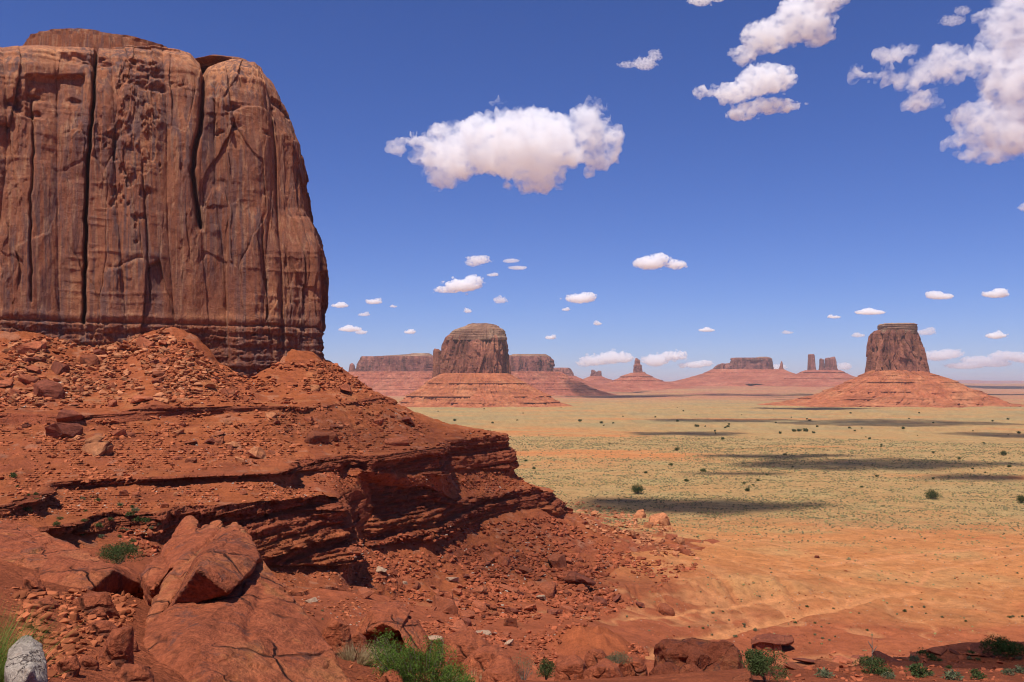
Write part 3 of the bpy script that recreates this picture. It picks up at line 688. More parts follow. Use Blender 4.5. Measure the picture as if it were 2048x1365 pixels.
    th = np.linspace(0, 2 * np.pi, n, endpoint=False)
    cu, cd = 205, 352.0
    cp = E(cu, 80, cd)
    prof = [(0.0, 1.04), (0.60, 1.00), (0.62, 0.97), (0.72, 0.96), (0.73, 0.90), (0.80, 0.89), (0.81, 0.80), (0.87, 0.79), (0.88, 0.66), (0.94, 0.65), (0.95, 0.48), (1.0, 0.46), (1.0, 0.0)]
    zbot, zhi = zt(150, cd), zt(82, cd)
    rowsV = []
    for k, (pz, pr) in enumerate(prof):
        wob = 1 + 0.10 * fbm(np.cos(th) * 3 + k * .13, np.sin(th) * 3, 0, 4, 371) + 0.025 * vn(np.cos(th) * 14, np.sin(th) * 14, k * 1.7, 373)
        ru = 0.5 * (E(345, 90, cd)[0] - E(52, 90, cd)[0])
        px = cp[0] + ru * pr * wob * np.cos(th) - (1 - pr) * ru * 0.5; py = cd + 20 * pr * wob * np.sin(th)
        pzv = zbot + (zhi - zbot) * pz + 0.35 * vn(np.cos(th) * 5, np.sin(th) * 5, k * 0.4, 375) - 0.02 * (px - cp[0])
        rowsV.append(np.stack([px, py, pzv], -1))
    CV = np.array(rowsV) - off
    link('cap_rock', mesh_np('cap_beds', CV.reshape(-1, 3), grid_faces(len(prof), n, True), False, np.ones((CV.shape[0] * n, 3)) * np.array((0.9, 0.82, 0.75))), M_WALL, root)
build_great_butte()

# ------------------------------------------------------------------ far buttes
FM_ROCK = far_mat('far_red_cliff', ((0.17, 0.062, 0.042), (0.26, 0.095, 0.056), (0.35, 0.145, 0.08)), 0.9, 0.10, 6.0)
FM_TALUS = far_mat('far_talus', ((0.29, 0.082, 0.038), (0.36, 0.115, 0.050), (0.42, 0.165, 0.075)), 0.12, 0.13, 3.0)
FM_CAP = far_mat('far_cap_beds', ((0.14, 0.068, 0.045), (0.25, 0.128, 0.078), (0.38, 0.24, 0.15)), 0.15, 0.16, 3.0)
FM_ROCK2 = far_mat('distant_cliff', ((0.18, 0.066, 0.05), (0.25, 0.095, 0.066), (0.32, 0.13, 0.085)), 0.9, 0.06, 8.0)
FM_TALUS2 = far_mat('distant_talus', ((0.27, 0.076, 0.042), (0.33, 0.10, 0.054), (0.39, 0.145, 0.08)), 0.1, 0.08, 4.0)

def stack(name, d, sil, mat, parent, off, dep=0.8, boxy=0.7, rows=110, cols=260, rib=0.10, bed=0.0, seed=1, ledges=(), lump=0.0, topflat=True, edge=0.0, lean=0.0):
    """one rock body from its side profile (row, left, right) at depth d, with its own real depth behind and before"""
    sil = np.array(sil, float)
    v0, v1 = sil[0, 0], sil[-1, 0]
    t = np.linspace(0, 1, rows); vq = v1 + (v0 - v1) * t
    uL = np.interp(vq, sil[:, 0], sil[:, 1]); uR = np.interp(vq, sil[:, 0], sil[:, 2])
    cx = ((uL + uR) / 2 - CU) / F * d; a = (uR - uL) / 2 / F * d; z = (HV - vq) / F * d
    th = np.linspace(0, 2 * np.pi, cols, endpoint=False)
    ct, st = np.cos(th), np.sin(th)
    ex = np.sign(ct) * np.abs(ct) ** boxy; ey = np.sign(st) * np.abs(st) ** boxy
    A0 = a.max(); hgt = max(z.max() - z.min(), 1.0)
    T_, Z_ = np.meshgrid(th, z); A_ = a[:, None] * np.ones_like(T_)
    arc = T_ * A0
    size = min(A0, hgt)
    k = 1.0
    r = fbm(ct[None] * A0 / (size * 0.20), st[None] * A0 / (size * 0.20), Z_ / (size * 1.6), 4, seed) * rib
    _, cv = cell(arc / (size * 0.20) + 0.5 * vn(arc / size * 3, Z_ / size * 2, 0, seed + 3), Z_ / (size * 0.75), seed + 5)
    e, cv2 = cell(arc / (size * 0.085), Z_ / (size * 0.35), seed + 6)
    if not lump: r = r + (cv - 0.5) * rib * 0.9 + (cv2 - 0.5) * rib * 0.45
    if bed: r = r + bed * (np.tanh(2.2 * vn(Z_ / (size * 0.055), arc / size * 0.4, 0, seed + 9)) + 0.6 * vn(Z_ / (size * 0.02), arc / size, 0, seed + 11))
    r = r - (0.42 * r.max() if rib > 0.08 else 0.0)
    gr = np.abs(vn(arc / (size * 0.16) + 0.6 * vn(arc / size * 4, Z_ / size * 3, 0, seed + 13), Z_ / (size * 2.2), 0, seed + 15))
    if rib > 0.08: r = r - rib * 0.9 * sstep(0.22, 0.0, gr)
    R_ = A_ * (1 + r * np.minimum(1, size / np.maximum(A_, 1e-3)))
    zz = Z_.copy()
    for (lv, amt, cover, sd) in ledges:                  # a ledge: the slope above flattens onto a short step
        lz = (HV - lv) / F * d
        w = hgt * 0.10
        on = sstep(-0.25 - cover, 0.05 - cover, fbm(ct[None] * 3.1 + sd, st[None] * 3.1, 0, 4, seed + int(sd)))
        dzz = (Z_ - lz) / w
        R_ = R_ + on * amt * A0 * np.exp(-np.maximum(dzz, 0) * 1.6) * (dzz >= 0) * 0.9
    if lump: 
        lm = fbm(ct[None] * A_ / (size * 0.35) + st[None] * 2, st[None] * A_ / (size * 0.35), Z_ / (size * 0.5), 5, seed + 21)
        fine = fbm(arc / (size * 0.05), Z_ / (size * 0.07), 0, 4, seed + 22)
        fl = np.abs(vn(arc / (size * 0.16) + 0.8 * vn(arc / size * 3, Z_ / size * 3, 0, seed + 27), Z_ / (size * 2), 0, seed + 23))
        R_ = R_ * (1 + lump * (0.8 * lm + 0.36 * fine - 0.9 * fl))
    X = cx[:, None] + R_ * ex[None]; Y = d + R_ * dep * ey[None] + lean * (Z_ - z.min())
    if edge: zz = zz + (t[:, None] ** 3) * edge * hgt * fbm(X / (size * 0.3), Y / (size * 0.3), 0, 4, seed + 31)
    V = np.stack([X, Y, zz], -1)
    topc = np.array([[cx[-1], d + lean * hgt, z[-1] + (0.0 if topflat else 0.02 * hgt)]])
    inner = V[-1] * 0.55 + topc * 0.45 ; inner[:, 2] = V[-1, :, 2] * 0.6 + topc[0, 2] * 0.4 + 0.006 * hgt
    VV = np.vstack([V.reshape(-1, 3), inner, np.repeat(topc, cols, 0)]) - off
    return link(name, mesh_np(name, VV, grid_faces(rows + 2, cols, True), True), mat, parent)

def butte_root(name, u, vb, d, label, cat='butte'):
    p = E(u, vb, d); o = empty(name, tuple(p)); tag(o, label, cat); return o, p

# broad butte in the middle of the valley
r_, o_ = butte_root('sandstone_butte', 950, 808, 2900, 'broad round topped butte with pale layered cap, in the middle beyond the plain')
stack('cliff', 2900, [(668, 904, 1004), (676, 892, 1014), (690, 884, 1018), (720, 880, 1020), (752, 877, 1021), (775, 873, 1024)], FM_ROCK, r_, o_, 0.85, 0.8, 150, 420, 0.15, 0.0, 401, edge=0.02)
stack('cap_rock', 2895, [(648, 944, 976), (650, 937, 992), (654, 930, 997), (656, 922, 998), (660, 911, 1006), (663, 905, 1009), (670, 900, 1011), (676, 895, 1013), (682, 893, 1013)], FM_CAP, r_, o_, 0.8, 0.85, 110, 300, 0.06, 0.02, 411, edge=0.06)
stack('pillar', 2960, [(699, 868, 878), (702, 866, 882), (740, 865, 884), (765, 863, 886)], FM_ROCK, r_, o_, 1.0, 0.9, 60, 70, 0.1, 0.0, 417, edge=0.03)
stack('talus', 2880, [(742, 935, 975), (748, 880, 1020), (758, 862, 1040), (770, 848, 1060), (786, 825, 1085), (800, 808, 1112), (808, 795, 1130), (816, 760, 1165)], FM_TALUS, r_, o_, 0.8, 0.95, 170, 620, 0.03, 0.006, 421, ledges=((767, 0.022, -0.05, 3.0), (792, 0.035, 0.10, 5.0), (804, 0.03, -0.05, 8.0)), lump=0.085)
# tall butte on the right
r_, o_ = butte_root('sandstone_butte', 1795, 808, 3000, 'tall dark square butte on a cone of red talus, at right beyond the plain')
stack('cliff', 3000, [(662, 1752, 1826), (668, 1746, 1830), (690, 1743, 1838), (710, 1741, 1842), (738, 1739, 1847), (775, 1734, 1856)], FM_ROCK, r_, o_, 0.9, 0.72, 150, 380, 0.14, 0.0, 431, edge=0.02)
stack('cap_rock', 2996, [(648, 1764, 1824), (650, 1760, 1829), (660, 1760, 1830), (664, 1757, 1829), (668, 1755, 1829)], FM_CAP, r_, o_, 0.85, 0.7, 60, 260, 0.05, 0.04, 437, edge=0.04)
stack('talus', 2985, [(731, 1783, 1797), (738, 1755, 1830), (744, 1738, 1850), (757, 1712, 1885), (775, 1672, 1925), (792, 1630, 1965), (806, 1565, 2000), (814, 1470, 2060)], FM_TALUS, r_, o_, 0.8, 0.95, 180, 640, 0.04, 0.006, 441, ledges=((752, 0.015, -0.1, 4.0), (765, 0.014, -0.1, 6.0), (783, 0.016, -0.15, 7.0), (797, 0.02, -0.1, 9.0)), lump=0.10)
# the long mesa behind the middle butte
r_, o_ = butte_root('sandstone_mesa', 905, 790, 5200, 'long flat purple mesa running behind the round topped butte', 'mesa')
stack('cliff', 5200, [(714, 725, 1095), (717, 722, 1100), (722, 719, 1106), (735, 712, 1108), (748, 708, 1110), (765, 700, 1114)], FM_ROCK2, r_, o_, 0.22, 0.45, 110, 620, 0.22, 0.0, 451, edge=0.02)
stack('cap_rock', 5205, [(707, 826, 858), (709, 815, 862), (712, 770, 866), (716, 730, 872)], FM_CAP, r_, o_, 0.5, 0.6, 40, 200, 0.08, 0.02, 457)
stack('cap_rock', 5206, [(709, 1026, 1092), (712, 1016, 1097), (716, 1004, 1102)], FM_CAP, r_, o_, 0.6, 0.6, 40, 160, 0.06, 0.02, 459)
stack('pillar', 5150, [(727, 702, 706), (730, 699, 709), (742, 697, 712), (760, 694, 716)], FM_ROCK2, r_, o_, 0.9, 0.9, 50, 60, 0.12, 0.0, 461)
stack('talus', 5190, [(744, 696, 1122), (760, 670, 1150), (775, 640, 1180), (790, 590, 1230), (796, 540, 1280)], FM_TALUS2, r_, o_, 0.34, 0.7, 100, 520, 0.05, 0.012, 463, ledges=((757, 0.010, 0.1, 2.0), (768, 0.012, 0.15, 5.0), (779, 0.012, 0.15, 6.0)), lump=0.035)
r_, o_ = butte_root('sandstone_mesa', 1125, 790, 7000, 'small pale mesa end just right of the long purple mesa', 'mesa')
stack('cliff', 7000, [(736, 1085, 1138), (738, 1080, 1142), (744, 1076, 1146), (756, 1070, 1150), (764, 1066, 1154)], FM_ROCK2, r_, o_, 0.8, 0.6, 60, 160, 0.16, 0.0, 471)
stack('talus', 6990, [(752, 1075, 1150), (762, 1060, 1172), (772, 1040, 1200), (782, 1010, 1240)], FM_TALUS2, r_, o_, 0.8, 0.9, 60, 200, 0.05, 0.02, 473, lump=0.03)
# small twin-headed butte
r_, o_ = butte_root('sandstone_butte', 1191, 782, 8200, 'small distant butte with two stubby heads on a low talus cone')
stack('cliff', 8200, [(740, 1183, 1188), (743, 1182, 1191), (746, 1182, 1200), (752, 1181, 1203), (760, 1178, 1206)], FM_ROCK2, r_, o_, 0.8, 0.7, 60, 110, 0.2, 0.0, 481)
stack('pillar', 8195, [(742, 1196, 1201), (744, 1194, 1203), (757, 1193, 1204)], FM_ROCK2, r_, o_, 0.9, 0.8, 30, 50, 0.15, 0.0, 483)
stack('talus', 8190, [(753, 1180, 1204), (758, 1168, 1215), (763, 1150, 1235), (770, 1125, 1262), (781, 1090, 1310)], FM_TALUS2, r_, o_, 0.8, 0.95, 60, 220, 0.05, 0.02, 485, ledges=((760, 0.03, 0.2, 3.0),), lump=0.03)
# the spire
r_, o_ = butte_root('rock_spire', 1275, 785, 7000, 'slender rock spire with a shoulder, standing on a distant talus cone', 'rock spire')
stack('pillar', 7000, [(717, 1271, 1275), (719, 1270, 1276), (721, 1269.5, 1280), (729, 1269, 1281), (731, 1267, 1284), (748, 1266, 1285), (760, 1263, 1288)], FM_ROCK2, r_, o_, 0.9, 0.8, 90, 90, 0.16, 0.0, 491, edge=0.03)
stack('cliff', 7005, [(744, 1284, 1289), (747, 1268, 1292), (756, 1262, 1296)], FM_ROCK2, r_, o_, 0.9, 0.8, 30, 60, 0.15, 0.0, 493)
stack('talus', 6990, [(746, 1262, 1288), (752, 1245, 1300), (758, 1236, 1312), (764, 1222, 1330), (774, 1190, 1380), (786, 1130, 1450)], FM_TALUS2, r_, o_, 0.8, 0.95, 70, 240, 0.05, 0.02, 495, ledges=((754, 0.03, 0.2, 3.0), (762, 0.03, 0.2, 5.0)), lump=0.03)
# mesa on the right of the spire
r_, o_ = butte_root('sandstone_mesa', 1500, 785, 7600, 'wide stepped distant mesa left of the thin needle', 'mesa')
stack('cliff', 7600, [(716, 1465, 1540), (719, 1462, 1543), (724, 1460, 1545), (734, 1458, 1546), (744, 1456, 1548), (752, 1452, 1550)], FM_ROCK2, r_, o_, 0.5, 0.5, 80, 300, 0.2, 0.0, 501)
stack('cap_rock', 7602, [(714, 1520, 1534), (716, 1508, 1541), (718, 1490, 1543), (720, 1466, 1543)], FM_CAP, r_, o_, 0.5, 0.6, 30, 120, 0.06, 0.02, 503)
stack('cliff', 7560, [(728, 1443, 1462), (732, 1433, 1466), (737, 1429, 1466), (748, 1426, 1468)], FM_ROCK2, r_, o_, 0.6, 0.6, 50, 160, 0.3, 0.0, 505, edge=0.15)
stack('talus', 7590, [(739, 1425, 1552), (744, 1415, 1562), (750, 1400, 1590), (758, 1370, 1640), (770, 1320, 1700), (786, 1260, 1780)], FM_TALUS2, r_, o_, 0.55, 0.8, 80, 320, 0.05, 0.018, 507, ledges=((746, 0.012, 0.2, 2.0), (755, 0.015, 0.3, 5.0)), lump=0.03)
r_, o_ = butte_root('rock_spire', 1563, 770, 7400, 'thin rock needle between the stepped mesa and the twin towers', 'rock spire')
stack('pillar', 7400, [(723, 1562, 1564), (727, 1561, 1565.5), (735, 1559, 1566), (741, 1556, 1568), (748, 1552, 1573)], FM_ROCK2, r_, o_, 0.9, 0.85, 60, 60, 0.12, 0.0, 511)
stack('talus', 7395, [(739, 1556, 1568), (743, 1548, 1576), (749, 1530, 1592), (756, 1500, 1620), (768, 1450, 1680)], FM_TALUS2, r_, o_, 0.8, 0.95, 50, 160, 0.05, 0.02, 513, lump=0.03)
# twin towers
r_, o_ = butte_root('rock_towers', 1645, 780, 7200, 'pair of tall distant rock towers, one single and one notched, on one talus', 'rock towers')
stack('pillar', 7200, [(709, 1617, 1628), (711, 1616, 1629), (725, 1616, 1630), (740, 1615, 1632), (750, 1612, 1635)], FM_ROCK2, r_, o_, 0.9, 0.7, 90, 90, 0.1, 0.0, 521)
stack('pillar', 7230, [(718, 1640, 1643), (720, 1639, 1648), (735, 1638, 1648), (750, 1636, 1651)], FM_ROCK2, r_, o_, 0.9, 0.8, 60, 70, 0.14, 0.0, 523, edge=0.04)
stack('pillar', 7230, [(714.5, 1664, 1670), (717, 1652, 1670), (720, 1650, 1671), (735, 1649, 1673), (750, 1646, 1677)], FM_ROCK2, r_, o_, 0.9, 0.7, 80, 110, 0.14, 0.0, 525, edge=0.04)
stack('talus', 7210, [(741, 1612, 1678), (746, 1600, 1688), (753, 1580, 1704), (762, 1545, 1730), (775, 1480, 1790), (786, 1420, 1850)], FM_TALUS2, r_, o_, 0.7, 0.9, 80, 260, 0.05, 0.018, 527, ledges=((745, 0.02, 0.3, 2.0), (757, 0.02, 0.3, 5.0)), lump=0.03)
# the far plateau on the right horizon
def plateau():
    d = 30000.0; n = 300
    u = np.linspace(1700, 2600, n); tp = 762.5 + 1.6 * vn(u / 60, 0 * u, 0, 531) + np.where(u < 1900, (1900 - u) / 40, 0) + 0.5 * vn(u / 9, 0 * u, 0, 533)
    rows = []
    for k, (dy, f) in enumerate(((-2600, 0.0), (-1500, 0.25), (-1200, 0.3), (-900, 0.5), (-650, 0.56), (-420, 0.9), (-300, 1.0), (3500, 1.02))):
        x = (u - CU) / F * d; zb = -75 * np.ones(n); zt_ = (HV - tp) / F * d
        rows.append(np.stack([x, d + dy * (1 + 0.5 * fbm(u / 30, 0 * u, k * 0.2, 4, 535)), zb + (zt_ - zb) * f], -1))
    Vp = np.array(rows)
    tag(link('hills', mesh_np('hills', Vp.reshape(-1, 3), grid_faces(len(rows), n), True), FM_TALUS2), kind='structure')
plateau()

BENCH = bpy.data.scenes.new('bench')          # an empty second scene to shape forms in, removed at the end
def remeshed(me, voxel):
    tmp = bpy.data.objects.new('cloud_form', me); BENCH.collection.objects.link(tmp)
    md = tmp.modifiers.new('r', 'REMESH'); md.mode = 'VOXEL'; md.voxel_size = voxel
    vl = BENCH.view_layers[0]; vl.update(); dg = vl.depsgraph
    out = bpy.data.meshes.new_from_object(tmp.evaluated_get(dg))
    bpy.data.objects.remove(tmp); bpy.data.meshes.remove(me)
    return out

def coords(me):
    a = np.empty(len(me.vertices) * 3, np.float32); me.vertices.foreach_get('co', a); return a.reshape(-1, 3)


# ------------------------------------------------------------------ boulders
def hull_bm(pts):
    bm = bmesh.new()
    for p in pts: bm.verts.new(p)
    r = bmesh.ops.convex_hull(bm, input=list(bm.verts))
    bad = list({e for e in r['geom_interior'] + r['geom_unused'] if isinstance(e, bmesh.types.BMVert)})
    if bad: bmesh.ops.delete(bm, geom=bad, context='VERTS')
    return bm

def near_rock(name, hulls, mat, label, group=None, voxel=0.05, rough=0.05, seed=1, soft=2, beds=0.0, sink=0.0, scars=0.06, cat='boulder'):
    """a fractured block: hulls of world points fused into one body, edges worn, faces chipped"""
    allp = np.vstack([np.array(h) for h in hulls]); c = allp.mean(0)
    bm = bmesh.new()
    for h in hulls:
        hb = hull_bm([tuple(np.array(p) - c) for p in h]); m0 = bpy.data.meshes.new('h'); hb.to_mesh(m0); hb.free(); bm.from_mesh(m0); bpy.data.meshes.remove(m0)
    me = bpy.data.meshes.new('r'); bm.to_mesh(me); bm.free()
    me = remeshed(me, voxel)
    bm = bmesh.new(); bm.from_mesh(me)
    for _ in range(max(0, soft - 1)): bmesh.ops.smooth_vert(bm, verts=bm.verts, factor=0.5, use_axis_x=True, use_axis_y=True, use_axis_z=True)
    bm.to_mesh(me); bm.free()
    P = coords(me); N = np.empty(P.size, np.float32); me.vertices.foreach_get('normal', N); N = N.reshape(-1, 3)
    q = P / (rough * 22)
    D = fbm(q[:, 0], q[:, 1], q[:, 2], 5, seed) * rough * 1.5 + fbm(q[:, 0] * 5, q[:, 1] * 5, q[:, 2] * 7, 3, seed + 4) * rough * 0.55
    _, pv = cell(q[:, 0] * 2.6 + q[:, 1] * 0.6 + 0.3 * vn(*(q * 2).T, seed), q[:, 2] * 2.6 + q[:, 1] * 1.9, seed + 6); D = D + (pv - 0.5) * scars * 0.7 * sstep(-0.1, 0.2, fbm(q[:, 0] * .9, q[:, 1] * .9, q[:, 2] * .9, 3, seed + 9))
    e, cv = cell(q[:, 0] * 1.1 + q[:, 2] * 0.7 + 0.3 * vn(*q.T, seed), q[:, 1] * 1.1 - q[:, 2] * 0.6, seed + 3)
    D = D + (cv - 0.5) * scars * sstep(0.1, 0.4, fbm(q[:, 0] * .5, q[:, 1] * .5, q[:, 2] * .5, 2, seed + 5) + 0.2)
    D = D - 0.5 * scars * sstep(0.06, 0.0, np.abs(vn(q[:, 0] * 0.6 + q[:, 2] * 0.5, q[:, 1] * 0.3, q[:, 2] * 0.9, seed + 8))) 
    if beds: D = D + beds * np.tanh(2 * vn(q[:, 2] * 3 + 0.5 * vn(*q.T, seed + 2), q[:, 0] * 0.15, 0, seed + 7))
    P = P + N * D[:, None]
    me.vertices.foreach_set('co', P.astype(np.float32).ravel())
    me.polygons.foreach_set('use_smooth', np.ones(len(me.polygons), bool)); me.update()
    me.materials.clear(); me.name = name
    o = link(name, me, mat, None, tuple(c))
    return tag(o, label, cat, group)

def deep(pts, k=1.06, dz=1.6):
    """the same points pushed back and down, so a block reaches into the earth behind its visible face"""
    return [np.array(p) * np.array((1, k, 1)) - np.array((0, 0, dz)) for p in pts]

e = E
# the great tilted slab in the foreground
fa = [e(272, 1410, 14.0), e(264, 1340, 14.0), e(296, 1250, 15.6), e(330, 1231, 16.2), e(455, 1189, 16.9), e(526, 1113, 19.2), e(569, 1170, 18.4), e(622, 1247, 17.0), e(676, 1320, 15.8), e(712, 1375, 15.0), e(740, 1440, 14.4), e(372, 1291, 14.2), e(425, 1385, 12.9)]
near_rock('boulder', [fa + deep(fa, 1.10, 2.2) + [e(420, 1500, 12.2), e(640, 1500, 13.0)]], M_BIG, 'largest foreground boulder, a great smooth tilted red slab at the bottom left', voxel=0.036, rough=0.05, seed=21, soft=1, scars=0.10)
# the block lying on it
fb = [e(392, 1136, 15.9), e(455, 1187, 16.1), e(483, 1163, 16.8), e(521, 1115, 18.5), e(505, 1076, 20.3), e(473, 1052, 21.4), e(440, 1062, 21.4), e(400, 1106, 19.6)]
fl = [e(331, 1230, 16.6), e(385, 1214, 16.75), e(450, 1192, 16.9), e(524, 1124, 18.9), e(345, 1200, 18.4), e(470, 1100, 21.8)]
near_rock('boulder', [fb + fl], M_BIG, 'wedge shaped block lying on the largest slab, its shaded face to the left', voxel=0.034, rough=0.035, seed=23, soft=1, scars=0.06)
# the broken ridge it came from
fr1 = [e(376, 1031, 25.5), e(396, 1040, 25), e(352, 1060, 25), e(330, 1088, 24), e(282, 1150, 21), e(300, 1180, 20), e(345, 1130, 20.5), e(395, 1075, 22.5)]
fr2 = [e(437, 1042, 24.5), e(410, 1052, 24), e(372, 1090, 22), e(330, 1160, 19.6), e(296, 1240, 16.8), e(275, 1290, 15.4), e(330, 1220, 17.8), e(400, 1120, 20), e(452, 1060, 22.8)]
fr3 = [e(470, 1046, 24.2), e(452, 1055, 23.6), e(490, 1060, 23.4), e(505, 1078, 22.4), e(430, 1090, 21.6), e(440, 1120, 20.6), e(500, 1110, 21)]
near_rock('boulder', [fr1 + deep(fr1, 1.03, 2.0), fr2 + deep(fr2, 1.03, 1.6), fr3 + deep(fr3, 1.02, 2.0)], M_BIG, 'jagged ridge of split red rock rising behind the wedge shaped block', voxel=0.042, rough=0.07, seed=25, soft=1, scars=0.20)
# slab at the left edge and the blocks before it
fd = [e(-60, 1030, 33), e(0, 1047, 33), (e(58, 1052, 32)), e(130, 1084, 30), e(200, 1116, 27.5), e(226, 1140, 26), e(222, 1160, 25.4), e(110, 1150, 25), e(60, 1130, 26), e(0, 1110, 27), e(-80, 1100, 27)]
near_rock('boulder', [fd + deep(fd, 1.04, 1.8)], M_BIG, 'broad low slab of dull red rock at the left edge', voxel=0.05, rough=0.07, seed=27, soft=1, scars=0.16)
fe = [e(99, 1112, 22.5), e(80, 1140, 21.6), e(78, 1156, 21.2), e(116, 1196, 20.4), e(143, 1201, 20.2), e(191, 1173, 20.8), e(226, 1140, 21.6), e(226, 1128, 22.4), e(160, 1122, 22.8), e(150, 1148, 20.9)]
near_rock('boulder', [fe + deep(fe, 1.07, 0.7)], M_BIG, 'chunky block with a flat sunlit top just before the low slab at left', voxel=0.035, rough=0.04, seed=29, soft=1, scars=0.05)
ff = [e(226, 1132, 24), e(250, 1130, 24.2), e(272, 1152, 23.6), e(276, 1175, 23), e(240, 1180, 22.6), e(222, 1165, 23)]
near_rock('boulder', [ff + deep(ff, 1.06, 0.6)], M_BIG, 'smooth rounded boulder right of the flat topped block', voxel=0.035, rough=0.03, seed=31, soft=5, scars=0.01)
def blk(name, u0, v0, u1, v1, d, label, seed, mat=M_BIG, group=None, tilt=0.0, soft=1, rough=0.03, sinkk=0.5, top=0.45, cat='boulder', beds=0.0, jag=0.16):
    """a block filling a photograph box at depth d, with a random cut shape of its own"""
    rg = np.random.default_rng(seed); w = (u1 - u0) / F * d; h = (v1 - v0) / F * d
    cu_, vb_ = (u0 + u1) / 2, v1
    b = E(cu_, vb_, d); pts = []
    for sx in (-1, -0.35, 0.35, 1):
        for sy in (-1, 0, 1):
            for sz in (-sinkk, 0.25, 1.0):
                f = 1.0 if sz < 0.9 else 0.78
                jx, jy, jz = rg.uniform(-jag, jag, 3)
                edge = 1 - 0.25 * (abs(sx) > 0.9) * (abs(sy) > 0.9)
                pts.append((b[0] + (sx * f + jx) * 0.5 * w * edge, b[1] + w * 0.35 + (sy * f + jy) * 0.42 * w * edge, b[2] + h * (sz * (1 - tilt * sx * 0.5) + (jz - 0.12 if sz > 0.9 else 0) - (0.18 if sz > 0.9 and abs(sx) > 0.9 else 0))))
    return near_rock(name, [pts], mat, label, group, max(0.02, min(w, h * 1.5) / 34), rough * min(1, w), seed, soft, beds, cat=cat, scars=0.05 * min(1, w))
for i, (u0, v0, u1, v1, d, lb) in enumerate((
    (138, 1190, 206, 1228, 18.5, 'squat block below the flat topped block at left'), (40, 1155, 76, 1186, 21, 'small block beside the grass at left'), (172, 1246, 218, 1275, 15.6, 'thin slab in the gravel left of the great slab'),
    (196, 1262, 246, 1335, 14.6, 'upright leaning slab against the great slab'), (243, 1283, 268, 1306, 15.4, 'small rounded stone at the foot of the great slab'), (146, 1315, 182, 1340, 13.2, 'small flat stone above the white stone'),
    (98, 1318, 142, 1352, 12.4, 'broken flat stone right of the white stone'), (228, 1338, 282, 1372, 12.4, 'stone at the bottom edge under the great slab'), (64, 1200, 102, 1216, 17.5, 'flat round stone near the grass tuft'), (168, 1222, 200, 1240, 17, 'little slab under the squat block'))):
    q = surf((u0 + u1) / 2, v1 - 4); k = 1.25; uc = (u0 + u1) / 2; w2 = (u1 - u0) / 2 * k
    blk('boulder', uc - w2, v1 - (v1 - v0) * 0.85, uc + w2, v1, q[1] if q is not None else d, lb, 60 + i, jag=0.34, tilt=(-0.5, 0.4, 0.2)[i % 3])
near_rock('white_stone', [[e(18, 1300, 7.6), e(42, 1280, 7.8), e(66, 1272, 7.9), e(84, 1290, 7.8), e(92, 1325, 7.5), e(94, 1380, 7.2), e(30, 1400, 7.0), e(10, 1340, 7.3), e(60, 1340, 7.05), e(50, 1270, 8.6), e(90, 1380, 8.4), e(10, 1390, 8.3)]], M_WHITE, 'white quartz stone in the bottom left corner beside the grass', voxel=0.012, rough=0.012, seed=33, soft=2, scars=0.012, cat='stone')
# boulder with a hollow face behind the green shrub
back = [e(742, 1219, 25.4), e(790, 1214, 25.6), e(826, 1236, 25.2), e(858, 1290, 24.4), e(842, 1318, 23.9), e(712, 1300, 24.6), e(712, 1262, 25), e(724, 1330, 24.6)]
lip = [e(740, 1221, 24.9), e(788, 1215, 25.0), e(815, 1236, 24.4), e(800, 1262, 23.6), e(765, 1246, 23.7), e(735, 1262, 24.1), e(715, 1272, 24.3)]
rgt = [e(800, 1240, 24.4), e(828, 1238, 24.9), e(858, 1288, 24.2), e(848, 1312, 23.6), e(812, 1300, 23.3), e(798, 1262, 23.6)]
near_rock('boulder', [back + deep(back, 1.05, 0.9), lip + deep(lip, 1.04, 0.05), rgt + deep(rgt, 1.04, 0.3)], M_BIG, 'domed boulder with a dark hollow in its face, behind the green shrub', voxel=0.035, rough=0.035, seed=35, soft=2, scars=0.04)
blk('boulder', 626, 1240, 702, 1330, 20.5, 'dark cracked block half hidden by the great slab', 81, jag=0.12)
blk('boulder', 688, 1270, 734, 1322, 21.5, 'rounded block between the great slab and the hollow boulder', 82, soft=3)
blk('boulder', 878, 1278, 986, 1330, 27, 'long tilted slab right of the green shrub', 83, tilt=0.25, beds=0.02)
blk('boulder', 916, 1308, 1026, 1362, 25, 'wide pinkish block under the long tilted slab', 84, tilt=-0.1)
blk('boulder', 968, 1328, 1044, 1372, 24, 'cracked block right of the wide pinkish block', 85)
blk('boulder', 956, 1344, 1050, 1400, 20, 'round topped boulder cut by the bottom edge', 86, soft=4)
blk('boulder', 748, 1350, 806, 1385, 16, 'sunlit stone at the bottom under the green shrub', 87, soft=3)
blk('boulder', 1106, 1322, 1186, 1385, 30, 'tall split boulder at the bottom, left of its twin', 88, jag=0.10)
blk('boulder', 1166, 1334, 1256, 1392, 29, 'broad split boulder at the bottom, right of its twin', 89, soft=2)
blk('boulder', 1240, 1318, 1300, 1352, 33, 'slabby block behind the broad split boulder', 90, tilt=0.3)
blk('boulder', 1168, 1306, 1222, 1334, 34, 'low block at the foot of the clay dome', 91)
